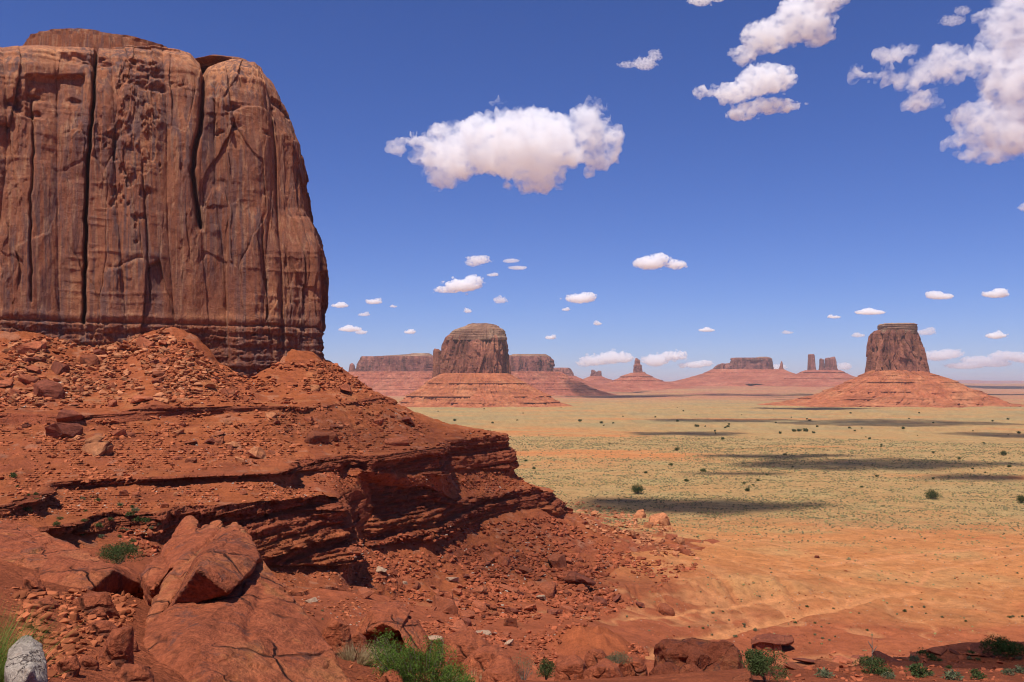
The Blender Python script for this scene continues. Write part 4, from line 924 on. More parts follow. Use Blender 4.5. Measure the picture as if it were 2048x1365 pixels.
# knobbly outcrop with holes at the bottom
def lump_pts(u, v, d, w, h, seed):
    rg = np.random.default_rng(seed); q = rg.normal(size=(26, 3)); q /= np.linalg.norm(q, axis=1)[:, None]
    return [E(u, v, d) + k * np.array((w / F * d / 2, w / F * d / 2 * 0.9, h / F * d / 2)) for k in q]
near_rock('outcrop', [lump_pts(1400, 1345, 44.5, 200, 110, 1), lump_pts(1352, 1312, 45, 90, 62, 2), lump_pts(1392, 1300, 44.8, 100, 44, 3), lump_pts(1440, 1312, 44.2, 92, 62, 4), lump_pts(1398, 1322, 43.6, 60, 40, 9), lump_pts(1470, 1340, 43.5, 80, 80, 5), lump_pts(1330, 1355, 43.2, 80, 66, 6), lump_pts(1400, 1352, 42.6, 90, 56, 7), lump_pts(1385, 1420, 43, 240, 130, 8)],
          M_BIG, 'knobbly rounded rock outcrop at the bottom, right of the split boulders', voxel=0.06, rough=0.10, seed=37, soft=2, scars=0.12, cat='outcrop')

# loose shapes used again and again
def rock_mesh(seed, flat=0.7, n=16, sub=2, jit=0.03, name='boulder'):
    rg = np.random.default_rng(seed)
    p = rg.normal(size=(n, 3)); p /= np.linalg.norm(p, axis=1)[:, None]
    p = np.sign(p) * np.abs(p) ** 0.7; p /= np.abs(p).max(1)[:, None] ** 0.5
    p = p * np.array((1, rg.uniform(0.65, 1.0), flat * rg.uniform(0.7, 1.1))) * 0.55
    bm = hull_bm([tuple(q) for q in p])
    bmesh.ops.bevel(bm, geom=list(bm.edges), offset=0.045, segments=1, affect='EDGES', profile=0.5, clamp_overlap=True)
    bmesh.ops.triangulate(bm, faces=list(bm.faces))
    if sub: bmesh.ops.subdivide_edges(bm, edges=list(bm.edges), cuts=sub, use_grid_fill=True)
    for v in bm.verts:
        q = np.array(v.co)[:, None]
        v.co += v.normal * float(jit * 2.2 * fbm(q[0] * 3, q[1] * 3, q[2] * 4, 3, seed)[0])
    me = bpy.data.meshes.new(name); bm.to_mesh(me); bm.free()
    me.polygons.foreach_set('use_smooth', np.zeros(len(me.polygons), bool))
    return me
SHAPES = [rock_mesh(100 + i, f, n) for i, (f, n) in enumerate(((0.75, 14), (0.6, 12), (0.9, 16), (0.45, 13), (0.7, 11), (0.55, 18), (0.35, 14), (0.85, 12), (0.5, 11), (0.65, 20)))]
VAR = {}
def shape_with(i, mat):
    k = (i % len(SHAPES), mat.name)
    if k not in VAR:
        m = SHAPES[k[0]].copy(); m.materials.clear(); m.materials.append(mat); m.name = 'boulder'; VAR[k] = m
    return VAR[k]
TAKEN = []
def place_rock(u, v, px, mat, label, group, sink=0.22, i=None, squash=1.0, cat='boulder', rz=None, name='boulder'):
    p = surf(u, v)
    if p is None: return None
    s = (0.95 if mat is M_PALE else 1.45) * px / F * p[1]
    i = random.randrange(100) if i is None else i
    o = bpy.data.objects.new(name, shape_with(i, mat)); COL.objects.link(o)
    sc = (s * random.uniform(0.85, 1.15), s * random.uniform(0.7, 1.05), s * random.uniform(0.7, 1.05) * squash)
    o.scale = sc
    o.rotation_euler = (random.uniform(-0.35, 0.35), random.uniform(-0.35, 0.35), random.uniform(0, 6.3) if rz is None else rz)
    o.location = (p[0], p[1], p[2] + sc[2] * (0.30 - sink))
    tag(o, label, cat, group); TAKEN.append((u, v, px))
    return o

# boulders that stand out, each with its own place
for (u, v, px, mat, i, lb) in (
    (98, 790, 36, M_DARKB, 2, 'big dark wedge boulder high on the talus under the left of the great butte'), (118, 742, 30, M_DARKB, 7, 'dark cube boulder above the big dark wedge boulder'), (60, 700, 40, M_BOULD, 3, 'tilted slab leaning under the foot of the great butte'),
    (190, 905, 40, M_ORANGE, 7, 'bright orange block alone on the bare slope at left'), (190, 884, 30, M_ORANGE, 1, 'orange stone resting just above the bright orange block'), (128, 868, 40, M_DARKB, 0, 'dark red block at left, lower of a stacked pair'), (142, 846, 38, M_DARKB, 4, 'dark red slab at left, upper of a stacked pair'),
    (632, 880, 34, M_BOULD, 2, 'large square boulder on the slope above the ledge'), (662, 876, 26, M_BOULD, 0, 'rounded boulder right beside the large square boulder'), (522, 912, 32, M_ORANGE, 5, 'orange boulder on the rim of the ledge'), (798, 884, 32, M_BOULD, 7, 'angular boulder just behind the rim of the cliff ledge'),
    (690, 780, 26, M_BOULD, 4, 'leaning block on the smooth upper slope'), (628, 776, 16, M_ORANGE, 2, 'small orange block alone on the smooth upper slope'), (757, 846, 18, M_BOULD, 9, 'pointed block high on the right of the slope'), (815, 845, 22, M_DARKB, 4, 'pointed dark rock on the skyline of the slope'),
    (1276, 1032, 20, M_ORANGE, 0, 'sunlit boulder at the foot of the spur, left of the tall one'), (1312, 1046, 27, M_ORANGE, 2, 'tallest sunlit boulder at the foot of the spur'), (1296, 1052, 17, M_ORANGE, 4, 'sunlit slab leaning on the tallest boulder at the foot of the spur'), (1342, 1078, 18, M_BOULD, 0, 'dark lit boulder below the tallest one at the spur foot'),
    (1368, 1106, 20, M_BOULD, 3, 'outermost big boulder on the sand below the spur'), (1330, 1225, 24, M_BOULD, 2, 'lone dark block on the clay slope by the wash'), (1276, 1208, 15, M_DARKB, 5, 'small dark block left of the lone block by the wash'), (1235, 1202, 20, M_DARKB, 1, 'dark round boulder at the outer edge of the rubble'),
    (1158, 1165, 40, M_DARKB, 1, 'largest flat boulder in the dark rubble under the spur'), (1112, 1130, 34, M_BOULD, 4, 'broad boulder at the top of the dark rubble'), (1095, 1185, 30, M_BOULD, 2, 'square boulder in the middle of the dark rubble'), (895, 1222, 40, M_BOULD, 4, 'tilted dark slab in the lower rubble, left of the cluster'),
    (932, 1232, 24, M_BOULD, 9, 'upright block beside the tilted dark slab'), (915, 1262, 32, M_BOULD, 7, 'square block among pale stones in the lower rubble'), (905, 1160, 24, M_PALE, 8, 'pale grey boulder at the upper left of the rubble'), (762, 1140, 30, M_PALE, 6, 'flat grey slab under the layered cliff'),
    (868, 1284, 36, M_PALE, 1, 'cream slab beside the hollow boulder'), (912, 1282, 26, M_PALE, 3, 'cream stone right of the cream slab'), (964, 1270, 32, M_PALE, 8, 'long cream stone in the lower rubble'), (1016, 1290, 26, M_PALE, 4, 'cream block at the lower right of the rubble'),
    (622, 1203, 28, M_PALE, 6, 'flat cream stone on the orange earth right of the great slab'), (728, 1195, 30, M_BOULD, 4, 'broken pair of slabs on the orange earth'), (1545, 935, 4, M_DARKB, 0, 'tiny dark boulder far out on the plain'), (1634, 1115, 8, M_DARKB, 5, 'single dark stone alone on the bright sand')):
    place_rock(u, v, px, mat, lb, None, i=i, sink=0.18)
# mushroom shaped heap: one long cap boulder on three stones
p = surf(1545, 1303)
dT = p[1]
def table():
    cz = lambda u, v, dd=0: E(u, v, dT + dd)
    pts = [cz(1500, 1280, 2), cz(1515, 1270, 3), cz(1545, 1266, 4), cz(1583, 1272, 3), cz(1588, 1284, 1), cz(1570, 1290, -1), cz(1520, 1284, -1), cz(1502, 1290, 0), cz(1540, 1289, 5), cz(1580, 1288, 6), cz(1510, 1286, 6)]
    near_rock('boulder', [pts], M_DARKB, 'long dark cap boulder perched on smaller stones by the wash', voxel=0.22, rough=0.25, seed=39, soft=2, scars=0.4)
    for u, v, w, h, lb in ((1522, 1296, 24, 16, 'stone under the left half of the perched cap boulder'), (1537, 1303, 26, 22, 'dark stone under the middle of the perched cap boulder'), (1556, 1304, 22, 22, 'pale flat stone leaning before the perched cap boulder')):
        blk('boulder', u - w / 2, v - h, u + w / 2, v, dT, lb, int(u), M_BOULD if u < 1550 else M_ORANGE, rough=0.08, sinkk=0.3)
table()

# boulders in numbers, by where they lie: (polygon, how many, size range px, materials, label, group)
def inside(poly, u, v):
    c = False; n = len(poly)
    for i in range(n):
        (x1, y1), (x2, y2) = poly[i], poly[i - 1]
        if (y1 > v) != (y2 > v) and u < (x2 - x1) * (v - y1) / (y2 - y1) + x1: c = not c
    return c
def scatter(poly, n, lo, hi, mats, label, group, sink=0.2, power=2.2, clump=0.0, cat='boulder'):
    us = [q[0] for q in poly]; vs = [q[1] for q in poly]; k = 0; tries = 0
    while k < n and tries < n * 60:
        tries += 1
        u, v = random.uniform(min(us), max(us)), random.uniform(min(vs), max(vs))
        if not inside(poly, u, v): continue
        if clump and vn(np.array([u / 45.0]), np.array([v / 26.0]), np.array([0.0]), 881)[0] < random.uniform(-1, 1) * 0.7 + clump * 0.2: continue
        px = lo + (hi - lo) * random.random() ** power
        if any((u - a) ** 2 + ((v - b) * 1.5) ** 2 < (0.36 * (px + c)) ** 2 for a, b, c in TAKEN[-400:]): continue
        w = random.random(); acc = 0
        for m, q in mats:
            acc += q
            if w <= acc: break
        if place_rock(u, v, px, m, label, group, sink): k += 1
TAL = [(0, 690), (150, 695), (330, 665), (440, 740), (470, 800), (300, 806), (0, 822)]
MID = [(0, 850), (300, 850), (560, 830), (700, 830), (760, 880), (700, 900), (560, 920), (200, 940), (0, 960)]
SPUR = [(1110, 1000), (1200, 1020), (1330, 1050), (1395, 1110), (1300, 1110), (1180, 1060)]
PILE = [(960, 1120), (1090, 1090), (1190, 1130), (1215, 1190), (1190, 1230), (1050, 1250), (940, 1270), (850, 1240), (870, 1170)]
PILE2 = [(690, 1080), (760, 1110), (860, 1160), (960, 1230), (1040, 1290), (900, 1290), (860, 1230), (740, 1150)]
scatter(TAL, 42, 12, 30, ((M_BOULD, 0.6), (M_ORANGE, 0.28), (M_DARKB, 0.12)), 'broken boulder on the upper talus directly under the great butte', 'boulders on the upper talus')
scatter(MID, 34, 9, 22, ((M_BOULD, 0.62), (M_ORANGE, 0.2), (M_DARKB, 0.18)), 'loose boulder on the middle slope between the two ledges', 'boulders on the middle slope', clump=0.6)
scatter(SPUR, 38, 7, 20, ((M_ORANGE, 0.7), (M_BOULD, 0.3)), 'sunlit boulder in the rockfall at the foot of the spur', 'sunlit boulders at the foot of the spur')
scatter(PILE, 50, 10, 27, ((M_BOULD, 0.72), (M_DARKB, 0.22), (M_PALE, 0.06)), 'boulder in the dark rubble heap below the layered cliff', 'boulders of the rubble heap')
scatter(PILE2, 26, 8, 22, ((M_BOULD, 0.78), (M_DARKB, 0.10), (M_PALE, 0.12)), 'boulder on the rubble strip running down from the layered promontory', 'boulders of the rubble strip')
scatter([(230, 985), (480, 975), (640, 980), (640, 1000), (300, 1018), (230, 1015)], 8, 9, 17, ((M_BOULD, 0.9), (M_ORANGE, 0.1)), 'small boulder on the shelf above the layered promontory', 'boulders on the shelf')

for u in range(1490, 2050, 32):
    v = float(np.interp(u, [1490, 1580, 1665, 1850, 2048], [1350, 1332, 1314, 1303, 1288])) + random.uniform(2, 12)
    place_rock(u, v, random.uniform(16, 44), random.choice((M_BOULD, M_BOULD, M_DARKB)), 'low slabby block along the broken edge of the right rim', 'blocks along the right rim', 0.24, squash=0.5)

# all the smaller broken rock: one body of rubble
def rubble(name, spots, mats_cols, mat, seed, tilt=0.5, label=None):
    rg = np.random.default_rng(seed)
    base = []
    for i in range(6):
        m = rock_mesh(900 + i, 0.6, 10 + i, 0, 0.0, 'r'); P0 = coords(m)
        m.calc_loop_triangles(); T0 = np.empty(len(m.loop_triangles) * 3, np.int32); m.loop_triangles.foreach_get('vertices', T0)
        base.append((P0, T0.reshape(-1, 3))); bpy.data.meshes.remove(m)
    VV, FF, CC = [], [], []; o = 0
    for (p, s, c) in spots:
        P0, T0 = base[rg.integers(6)]
        R = np.array(Euler((rg.uniform(-tilt, tilt), rg.uniform(-tilt, tilt), rg.uniform(0, 6.3))).to_matrix())
        VV.append((P0 * np.array((1, rg.uniform(0.7, 1), rg.uniform(0.6, 1))) * s) @ R.T + p + np.array((0, 0, s * 0.12)))
        FF.append(T0 + o); CC.append(np.repeat(np.array(c)[None], len(P0), 0)); o += len(P0)
    me = mesh_np(name, np.vstack(VV), np.vstack(FF), False, np.vstack(CC))
    return tag(link(name, me, mat), kind='stuff')
def t_stone():
    t = NT('rubble_stone'); c = t.mix(1.0, t.attr(), t.ramp(t.noise(t.pos(), 2.5, 4), [(0.3, 0.75), (0.7, 1.2)]), 'MULTIPLY')
    return t.done(c, None, 0.95, 0.05)
M_RUB = t_stone()
def spots(polys, seed):
    out = []; rg = np.random.default_rng(seed)
    for poly, n, lo, hi, white, tone in polys:
        us = [q[0] for q in poly]; vs = [q[1] for q in poly]; k = 0; tr = 0
        U_ = rg.uniform(min(us), max(us), n * 6); V_ = rg.uniform(min(vs), max(vs), n * 6)
        cl = vn(U_ / 38, V_ / 22, 0 * U_, 887) + 0.5 * vn(U_ / 14, V_ / 9, 0 * U_, 889)
        for u, v, q in zip(U_, V_, cl):
            if k >= n: break
            if not inside(poly, u, v) or q < rg.uniform(-0.7, 0.9): continue
            p = surf(u, v)
            if p is None: continue
            px = lo + (hi - lo) * rg.random() ** 3
            if rg.random() < white: c = np.array((0.42, 0.30, 0.22)) * rg.uniform(0.7, 1.1); px = lo + (px - lo) * 0.4
            else: c = np.array(tone) * rg.uniform(0.6, 1.35)
            out.append((p, px / F * p[1], c)); k += 1
    return out
T1, T2, T3 = (0.335, 0.098, 0.040), (0.30, 0.080, 0.035), (0.39, 0.15, 0.068)
SP = spots((
    (TAL, 160, 9, 18, 0.0, T1), (MID, 150, 7, 14, 0.0, T1), (SPUR, 120, 6, 13, 0.0, T3), (PILE, 200, 8, 17, 0.02, T2), (PILE2, 150, 6, 14, 0.06, T2), ([(230, 985), (480, 975), (640, 980), (640, 1000), (300, 1018), (230, 1015)], 50, 6, 12, 0.0, T2),
    ([(0, 680), (340, 655), (440, 735), (600, 720), (650, 720), (700, 770), (560, 812), (300, 808), (0, 824)], 3910, 2.3, 15.4, 0.02, T1),
    ([(0, 690), (330, 660), (470, 790), (0, 820)], 1530, 3.4, 19.6, 0.02, T3),
    ([(660, 720), (860, 850), (1000, 868), (880, 895), (700, 906), (560, 920), (0, 1000), (0, 848), (560, 820)], 5440, 2.1, 12.6, 0.04, T1),
    ([(100, 985), (580, 960), (660, 990), (230, 1020), (0, 1050), (0, 1030)], 1870, 2.1, 11.2, 0.10, T1),
    ([(580, 940), (740, 945), (900, 950), (1020, 940), (1100, 985), (930, 990), (720, 968), (680, 985)], 1360, 1.8, 9.8, 0.04, T2),
    ([(690, 1080), (1100, 1030), (1300, 1120), (1400, 1130), (1240, 1220), (1050, 1300), (860, 1290), (700, 1140)], 6120, 2.1, 14.0, 0.08, T2),
    ([(960, 1110), (1200, 1110), (1230, 1200), (1000, 1290), (850, 1250)], 2550, 3.4, 18.2, 0.10, T2),
    ([(1105, 990), (1330, 1045), (1400, 1120), (1250, 1100)], 1190, 2.3, 12.6, 0.02, T3),
    ([(520, 1130), (700, 1130), (900, 1250), (860, 1290), (620, 1230)], 850, 2.3, 11.2, 0.14, T1),
    ([(1085, 1240), (1130, 1240), (1110, 1330), (1060, 1340)], 272, 4.6, 16.8, 0.02, T2), ([(1240, 1260), (1300, 1310), (1270, 1330)], 85, 4.6, 15.4, 0.0, T2),
    ([(200, 1050), (330, 1060), (330, 1110), (220, 1120)], 272, 3.4, 19.6, 0.15, T2),
    ([(1200, 1120), (2048, 1090), (2048, 1270), (1300, 1330)], 850, 1.7, 5.6, 0.35, T2),
    ([(0, 1170), (40, 1180), (270, 1190), (250, 1365), (60, 1365)], 3200, 1.5, 8, 0.02, T1), ([(0, 1170), (40, 1180), (270, 1190), (250, 1365), (60, 1365)], 130, 14, 34, 0.0, T1), ([(40, 1180), (270, 1190), (250, 1365), (60, 1365)], 1190, 3.4, 22.4, 0.01, T1), ([(700, 1310), (950, 1340), (960, 1365), (700, 1365)], 374, 3.4, 19.6, 0.02, T1),
    ([(1480, 1365), (1670, 1305), (2048, 1285), (2048, 1365)], 561, 2.3, 16.8, 0.01, T2)), 3)
rubble('rubble', SP, None, M_RUB, 5)

# ------------------------------------------------------------------ plants
L_GREEN = leaf_mat('shrub_leaf', (0.065, 0.115, 0.018), (0.155, 0.22, 0.045))
L_OLIVE = leaf_mat('olive_leaf', (0.045, 0.068, 0.020), (0.105, 0.125, 0.045))
L_JUN = leaf_mat('juniper_leaf', (0.028, 0.050, 0.014), (0.065, 0.095, 0.028))
L_SAGE = leaf_mat('sage_leaf', (0.10, 0.115, 0.055), (0.20, 0.205, 0.11))
L_GRASS = leaf_mat('grass_blade', (0.105, 0.165, 0.026), (0.26, 0.30, 0.075))
L_DRY = leaf_mat('dry_straw', (0.34, 0.235, 0.11), (0.52, 0.40, 0.22))
L_TUFT = leaf_mat('plain_tuft', (0.085, 0.085, 0.034), (0.20, 0.18, 0.075))
L_BARK = plain_mat('grey_bark', (0.16, 0.125, 0.095)); L_DEAD = plain_mat('dead_twig', (0.22, 0.16, 0.12))

def leaves_np(cent, rad, n, ls, rg, shell=0.55, up=0.2, narrow=0.55):
    """n leaf-sized faces spread through a union of clumps"""
    k = rg.integers(0, len(cent), n)
    dirs = rg.normal(size=(n, 3)); dirs /= np.linalg.norm(dirs, axis=1)[:, None]
    r = (shell + (1 - shell) * rg.random(n)) ** 0.7
    p = cent[k] + dirs * rad[k] * r[:, None]
    a = rg.normal(size=(n, 3)) + dirs * 0.8 + np.array((0, 0, up)); a /= np.linalg.norm(a, axis=1)[:, None]
    b = np.cross(a, rg.normal(size=(n, 3))); b /= np.linalg.norm(b, axis=1)[:, None] + 1e-9
    s = ls * rg.uniform(0.6, 1.4, n)[:, None]
    V = np.stack([p - b * s * narrow * .5, p + a * s * .55 - b * s * narrow * .1 , p + a * s + b * s * .1, p + a * s * .45 + b * s * narrow * .5], 1).reshape(-1, 3)
    return V, np.arange(n * 4).reshape(-1, 4)

def tubes(paths, r0, r1, sides=5):
    VV, FF, o = [], [], 0
    for P in paths:
        P = np.array(P); m = len(P)
        t = np.gradient(P, axis=0); t /= np.linalg.norm(t, axis=1)[:, None] + 1e-9
        ref = np.where(np.abs(t[:, 2:3]) > 0.9, np.array([[1.0, 0, 0]]), np.array([[0, 0, 1.0]]))
        n1 = np.cross(t, ref); n1 /= np.linalg.norm(n1, axis=1)[:, None] + 1e-9; n2 = np.cross(t, n1)
        rr_ = np.linspace(r0, r1, m)
        for i in range(m):
            for s in range(sides):
                a = 2 * math.pi * s / sides
                VV.append(P[i] + (n1[i] * math.cos(a) + n2[i] * math.sin(a)) * rr_[i])
        for i in range(m - 1):
            for s in range(sides):
                FF.append((o + i * sides + s, o + i * sides + (s + 1) % sides, o + (i + 1) * sides + (s + 1) % sides, o + (i + 1) * sides + s))
        o += m * sides
    return np.array(VV), np.array(FF)

def bush_form(seed, w, h, nclump, nleaf, ls, spread=0.75, rc=0.34, squat=0.8):
    rg = np.random.default_rng(seed)
    a = rg.uniform(0, 6.28, nclump); q = np.sqrt(rg.random(nclump)) * spread
    z = rg.uniform(0.28, 0.78, nclump) * (1 - 0.5 * q ** 2)
    cent = np.stack([np.cos(a) * q * w / 2, np.sin(a) * q * w / 2, z * h], -1)
    rad = np.stack([np.full(nclump, rc * w * 0.5)] * 2 + [np.full(nclump, rc * h * squat * .7)], -1) * rg.uniform(0.7, 1.25, nclump)[:, None]
    V, Fq = leaves_np(cent, rad, nleaf, ls, rg)
    V[:, 2] = np.maximum(V[:, 2], 0.01 * h)
    stems = []
    for c in cent[: min(nclump, 16)]:
        stems.append([np.array((c[0] * .1, c[1] * .1, -0.05 * h)), np.array((c[0] * .45, c[1] * .45, c[2] * .4)), c * np.array((.8, .8, .95))])
    return V, Fq, stems

def shrub(name, u, v, d, w, h, label, seed, leaf=L_GREEN, nclump=26, nleaf=5000, ls=0.03, cat='shrub', group=None, stem_r=0.008, rc=0.34, p=None, twigs=True, tw_mat=None):
    V, Fq, st = bush_form(seed, w, h, nclump, nleaf, ls, rc=rc)
    p = E(u, v, d) if p is None else p
    root = empty(name, tuple(p)); tag(root, label, cat, group)
    link('foliage', mesh_np('foliage', V, Fq, False), leaf, root)
    if twigs:
        tv, tf_ = tubes(st, stem_r, stem_r * 0.4); link('stem', mesh_np('stem', tv, tf_), tw_mat or L_BARK, root)
    return root

# the green shrub in the foreground: arching stems set with small leaves
def green_shrub():
    rg = np.random.default_rng(501); d = 16.5
    base = E(850, 1395, d); top = []
    stems, cents = [], []
    for i in range(64):
        ux = rg.uniform(735, 945); dx = (ux - 850) / F * d
        env = np.interp(ux, [735, 770, 800, 850, 880, 905, 945], [1290, 1288, 1292, 1288, 1296, 1325, 1362])
        hh = (1395 - env) / F * d * rg.uniform(0.72, 1.06); dy = rg.uniform(-0.45, 0.5)
        e0 = np.array((dx * rg.uniform(0.15, 0.5), dy * 0.3, -0.1)); e1 = np.array((dx * 0.65, dy * 0.7, hh * 0.55)); e2 = np.array((dx, dy, hh))
        stems.append([e0, e1, e2])
        for t in np.linspace(0.3, 1.0, 9):
            c = e0 * (1 - t) ** 2 + 2 * e1 * t * (1 - t) + e2 * t * t + rg.normal(size=3) * 0.045
            cents.append(c)
    cents = np.array(cents); rad = np.full((len(cents), 3), 0.095)
    V, Fq = leaves_np(cents, rad, 21000, 0.046, rg, 0.2, 0.5, 0.42)
    root = empty('green_shrub', tuple(base)); tag(root, 'bushy bright green shrub with fine leaves at the bottom, before the hollow boulder', 'shrub')
    link('foliage', mesh_np('foliage', V, Fq, False), L_GREEN, root)
    tv, tf_ = tubes(stems, 0.008, 0.003, 4); link('stem', mesh_np('stem', tv, tf_), L_DEAD, root)
    tw = []
    for i in range(9):
        ux = rg.uniform(738, 770) if i < 5 else rg.uniform(780, 900); dx = (ux - 850) / F * d
        tw.append([np.array((dx * .8, 0, .55)), np.array((dx * .95, .03, .8)), np.array((dx * 1.0 + rg.normal() * .04, .05, 0.95 + rg.random() * .16))])
    tv, tf_ = tubes(tw, 0.005, 0.0015, 4); link('twig', mesh_np('twig', tv, tf_), L_DEAD, root)
green_shrub()

def grass(name, base, n, h, spread, lean, label, mat, seed, w=0.006, curve=0.5, cat='grass tuft', group=None):
    rg = np.random.default_rng(seed); V, Fc, o = [], [], 0
    for i in range(n):
        a = rg.uniform(0, 6.28); r = spread * math.sqrt(rg.random())
        b = np.array((math.cos(a) * r, math.sin(a) * r * 0.7, -0.03)); hh = h * rg.uniform(0.5, 1.1)
        dr = np.array((math.cos(a) * rg.uniform(0, curve) + lean + rg.normal() * .12, math.sin(a) * rg.uniform(0, curve) + rg.normal() * .12, 1.0)); dr /= np.linalg.norm(dr)
        side = np.cross(dr, rg.normal(size=3)); side /= np.linalg.norm(side)
        sag = np.array((dr[0], dr[1], 0)) * hh * 0.5
        for k in range(4):
            t = k / 3; c = b + dr * hh * t + sag * t * t - np.array((0, 0, 0.22 * hh * t * t * abs(dr[0])))
            ww = w * (1 - t * 0.9)
            V += [c - side * ww, c + side * ww]
        for k in range(3): Fc.append((o + 2 * k, o + 2 * k + 1, o + 2 * k + 3, o + 2 * k + 2))
        o += 8
    me = mesh_np(name, np.array(V), np.array(Fc), False)
    return tag(link(name, me, mat, None, tuple(base)), label, cat, group)
grass('grass_tuft', E(-75, 1440, 7.9), 1500, 1.0, 0.28, 0.16, 'tall bright green grass tuft at the left bottom corner', L_GRASS, 511, 0.0042, 0.35)
grass('grass_tuft', E(728, 1328, 19.5), 520, 0.52, 0.16, 0.5, 'tuft of dry straw coloured grass left of the green shrub', L_DRY, 513, 0.005, 0.5)
grass('grass_tuft', E(698, 1325, 19.8), 260, 0.5, 0.14, -0.1, 'upright yellowish grass against the cracked block', L_DRY, 515, 0.005, 0.3)
grass('grass_tuft', E(950, 1375, 22), 300, 0.45, 0.25, 0.1, 'dry grass below the green shrub near the round topped boulder', L_DRY, 517, 0.005, 0.5)
shrub('green_shrub', 238, 1126, 74, 3.6, 1.9, 'green shrub in the hollow behind the left boulders', 521, L_OLIVE, 34, 5200, 0.13, stem_r=0.02)
shrub('green_shrub', 1092, 1358, 27, 0.62, 0.72, 'small green shrub beside the tall split boulder', 523, L_OLIVE, 18, 2600, 0.045)
shrub('dead_shrub', 1042, 1362, 26.5, 0.95, 0.85, 'dead grey shrub of bare twigs at the bottom, with sparse green leaves', 525, L_SAGE, 22, 700, 0.035, tw_mat=L_DEAD, p=surf(1042, 1358))
shrub('green_shrub', 1532, 1378, 36, 1.15, 0.85, 'dark green upright shrub at the bottom edge right of the knobbly outcrop', 527, L_OLIVE, 26, 4200, 0.06, p=surf(1532, 1363))
shrub('sage_bush', 1236, 1326, 33, 1.0, 0.42, 'grey green sage bush on the clay dome', 529, L_SAGE, 18, 1500, 0.05)
shrub('dark_bush', 2002, 1318, 58, 2.4, 1.35, 'wide dark bush on the right rim near the edge', 531, L_JUN, 30, 4200, 0.10, p=surf(2002, 1316))
shrub('green_shrub', 1746, 1343, 47, 1.1, 0.55, 'small green shrub with one dead twig on the right rim', 533, L_OLIVE, 18, 1500, 0.06, p=surf(1746, 1346))
tv, tf_ = tubes([[np.array((0, 0, 0)), np.array((0.03, 0, .5)), np.array((0.02, 0, 1.15))], [np.array((0.02, 0, .55)), np.array((0.16, 0, .75))], [np.array((0.03, 0, .7)), np.array((-.1, 0, .9))]], 0.022, 0.008)
tag(link('dead_stick', mesh_np('dead_stick', tv, tf_), L_DEAD, None, tuple(surf(1743, 1346))), 'bare dead stick standing in the small shrub on the right rim', 'dead stick')

# bushes of the slopes, rim and plain: a few forms, many individuals
FORMS = {}
def form(kind, i):
    if (kind, i) not in FORMS:
        leaf, nl, ls, hh = {'sage': (L_SAGE, 260, 0.22, 0.62), 'green': (L_OLIVE, 260, 0.22, 0.66), 'dark': (L_JUN, 420, 0.2, 0.75)}[kind]
        V, Fq, st = bush_form(700 + i * 7 + len(kind), 1.0, hh, 11, nl, ls, rc=0.5)
        me = mesh_np('bush', V, Fq, False); me.materials.append(leaf); FORMS[(kind, i)] = me
    return FORMS[(kind, i)]
def bushes(name, poly, n, lo, hi, kinds, label, group, power=1.6, pts=None):
    us = [q[0] for q in poly]; vs = [q[1] for q in poly]; k = tr = 0
    while k < n and tr < n * 40:
        tr += 1
        u, v = random.uniform(min(us), max(us)), random.uniform(min(vs), max(vs))
        if not inside(poly, u, v): continue
        p = surf(u, v)
        if p is None or (lo > 2 and p[1] < 400): continue
        s = 0.66 * (lo + (hi - lo) * random.random() ** power)
        o = bpy.data.objects.new(name, form(random.choice(kinds), random.randrange(4))); COL.objects.link(o)
        o.location = (p[0], p[1], p[2] - 0.02 * s); o.rotation_euler = (0, 0, random.uniform(0, 6.3)); q = s * random.uniform(0.8, 1.15); o.scale = (q, q, q * random.uniform(0.75, 1.1))
        tag(o, label, 'bush', group); k += 1
bushes('sage_bush', [(0, 925), (110, 985), (240, 990), (330, 1060), (240, 1110), (90, 1040), (0, 1005)], 34, 0.9, 2.3, ('sage', 'green', 'green'), 'low desert bush on the bare slope at the left under the ledge', 'bushes on the left slope')
bushes('sage_bush', [(620, 1195), (720, 1205), (720, 1245), (640, 1245)], 7, 0.35, 0.75, ('sage',), 'little sage bush on the orange earth right of the great slab', 'sage bushes right of the great slab')
bushes('sage_bush', [(1560, 1360), (1680, 1320), (2048, 1295), (2048, 1365), (1560, 1365)], 24, 0.35, 0.9, ('sage', 'sage', 'green'), 'low grey green bush on the shaded right rim', 'bushes on the right rim')
bushes('sage_bush', [(1330, 1240), (1500, 1210), (1720, 1205), (2048, 1120), (2048, 1265), (1660, 1285), (1400, 1330)], 40, 0.9, 2.0, ('sage', 'green'), 'scattered low bush on the sand flat beyond the right rim', 'bushes on the sand flat')
bushes('desert_bush', [(1040, 880), (1500, 830), (2048, 850), (2048, 960), (1500, 990), (1040, 940)], 38, 3.0, 6.5, ('dark', 'dark', 'green'), 'dark round bush out on the green plain', 'dark bushes on the middle plain')
bushes('desert_bush', [(860, 815), (1400, 812), (2048, 835), (2048, 880), (1300, 860), (900, 850)], 46, 4.5, 10.0, ('dark',), 'dark speck of a bush far out on the plain before the buttes', 'dark bushes on the far plain')

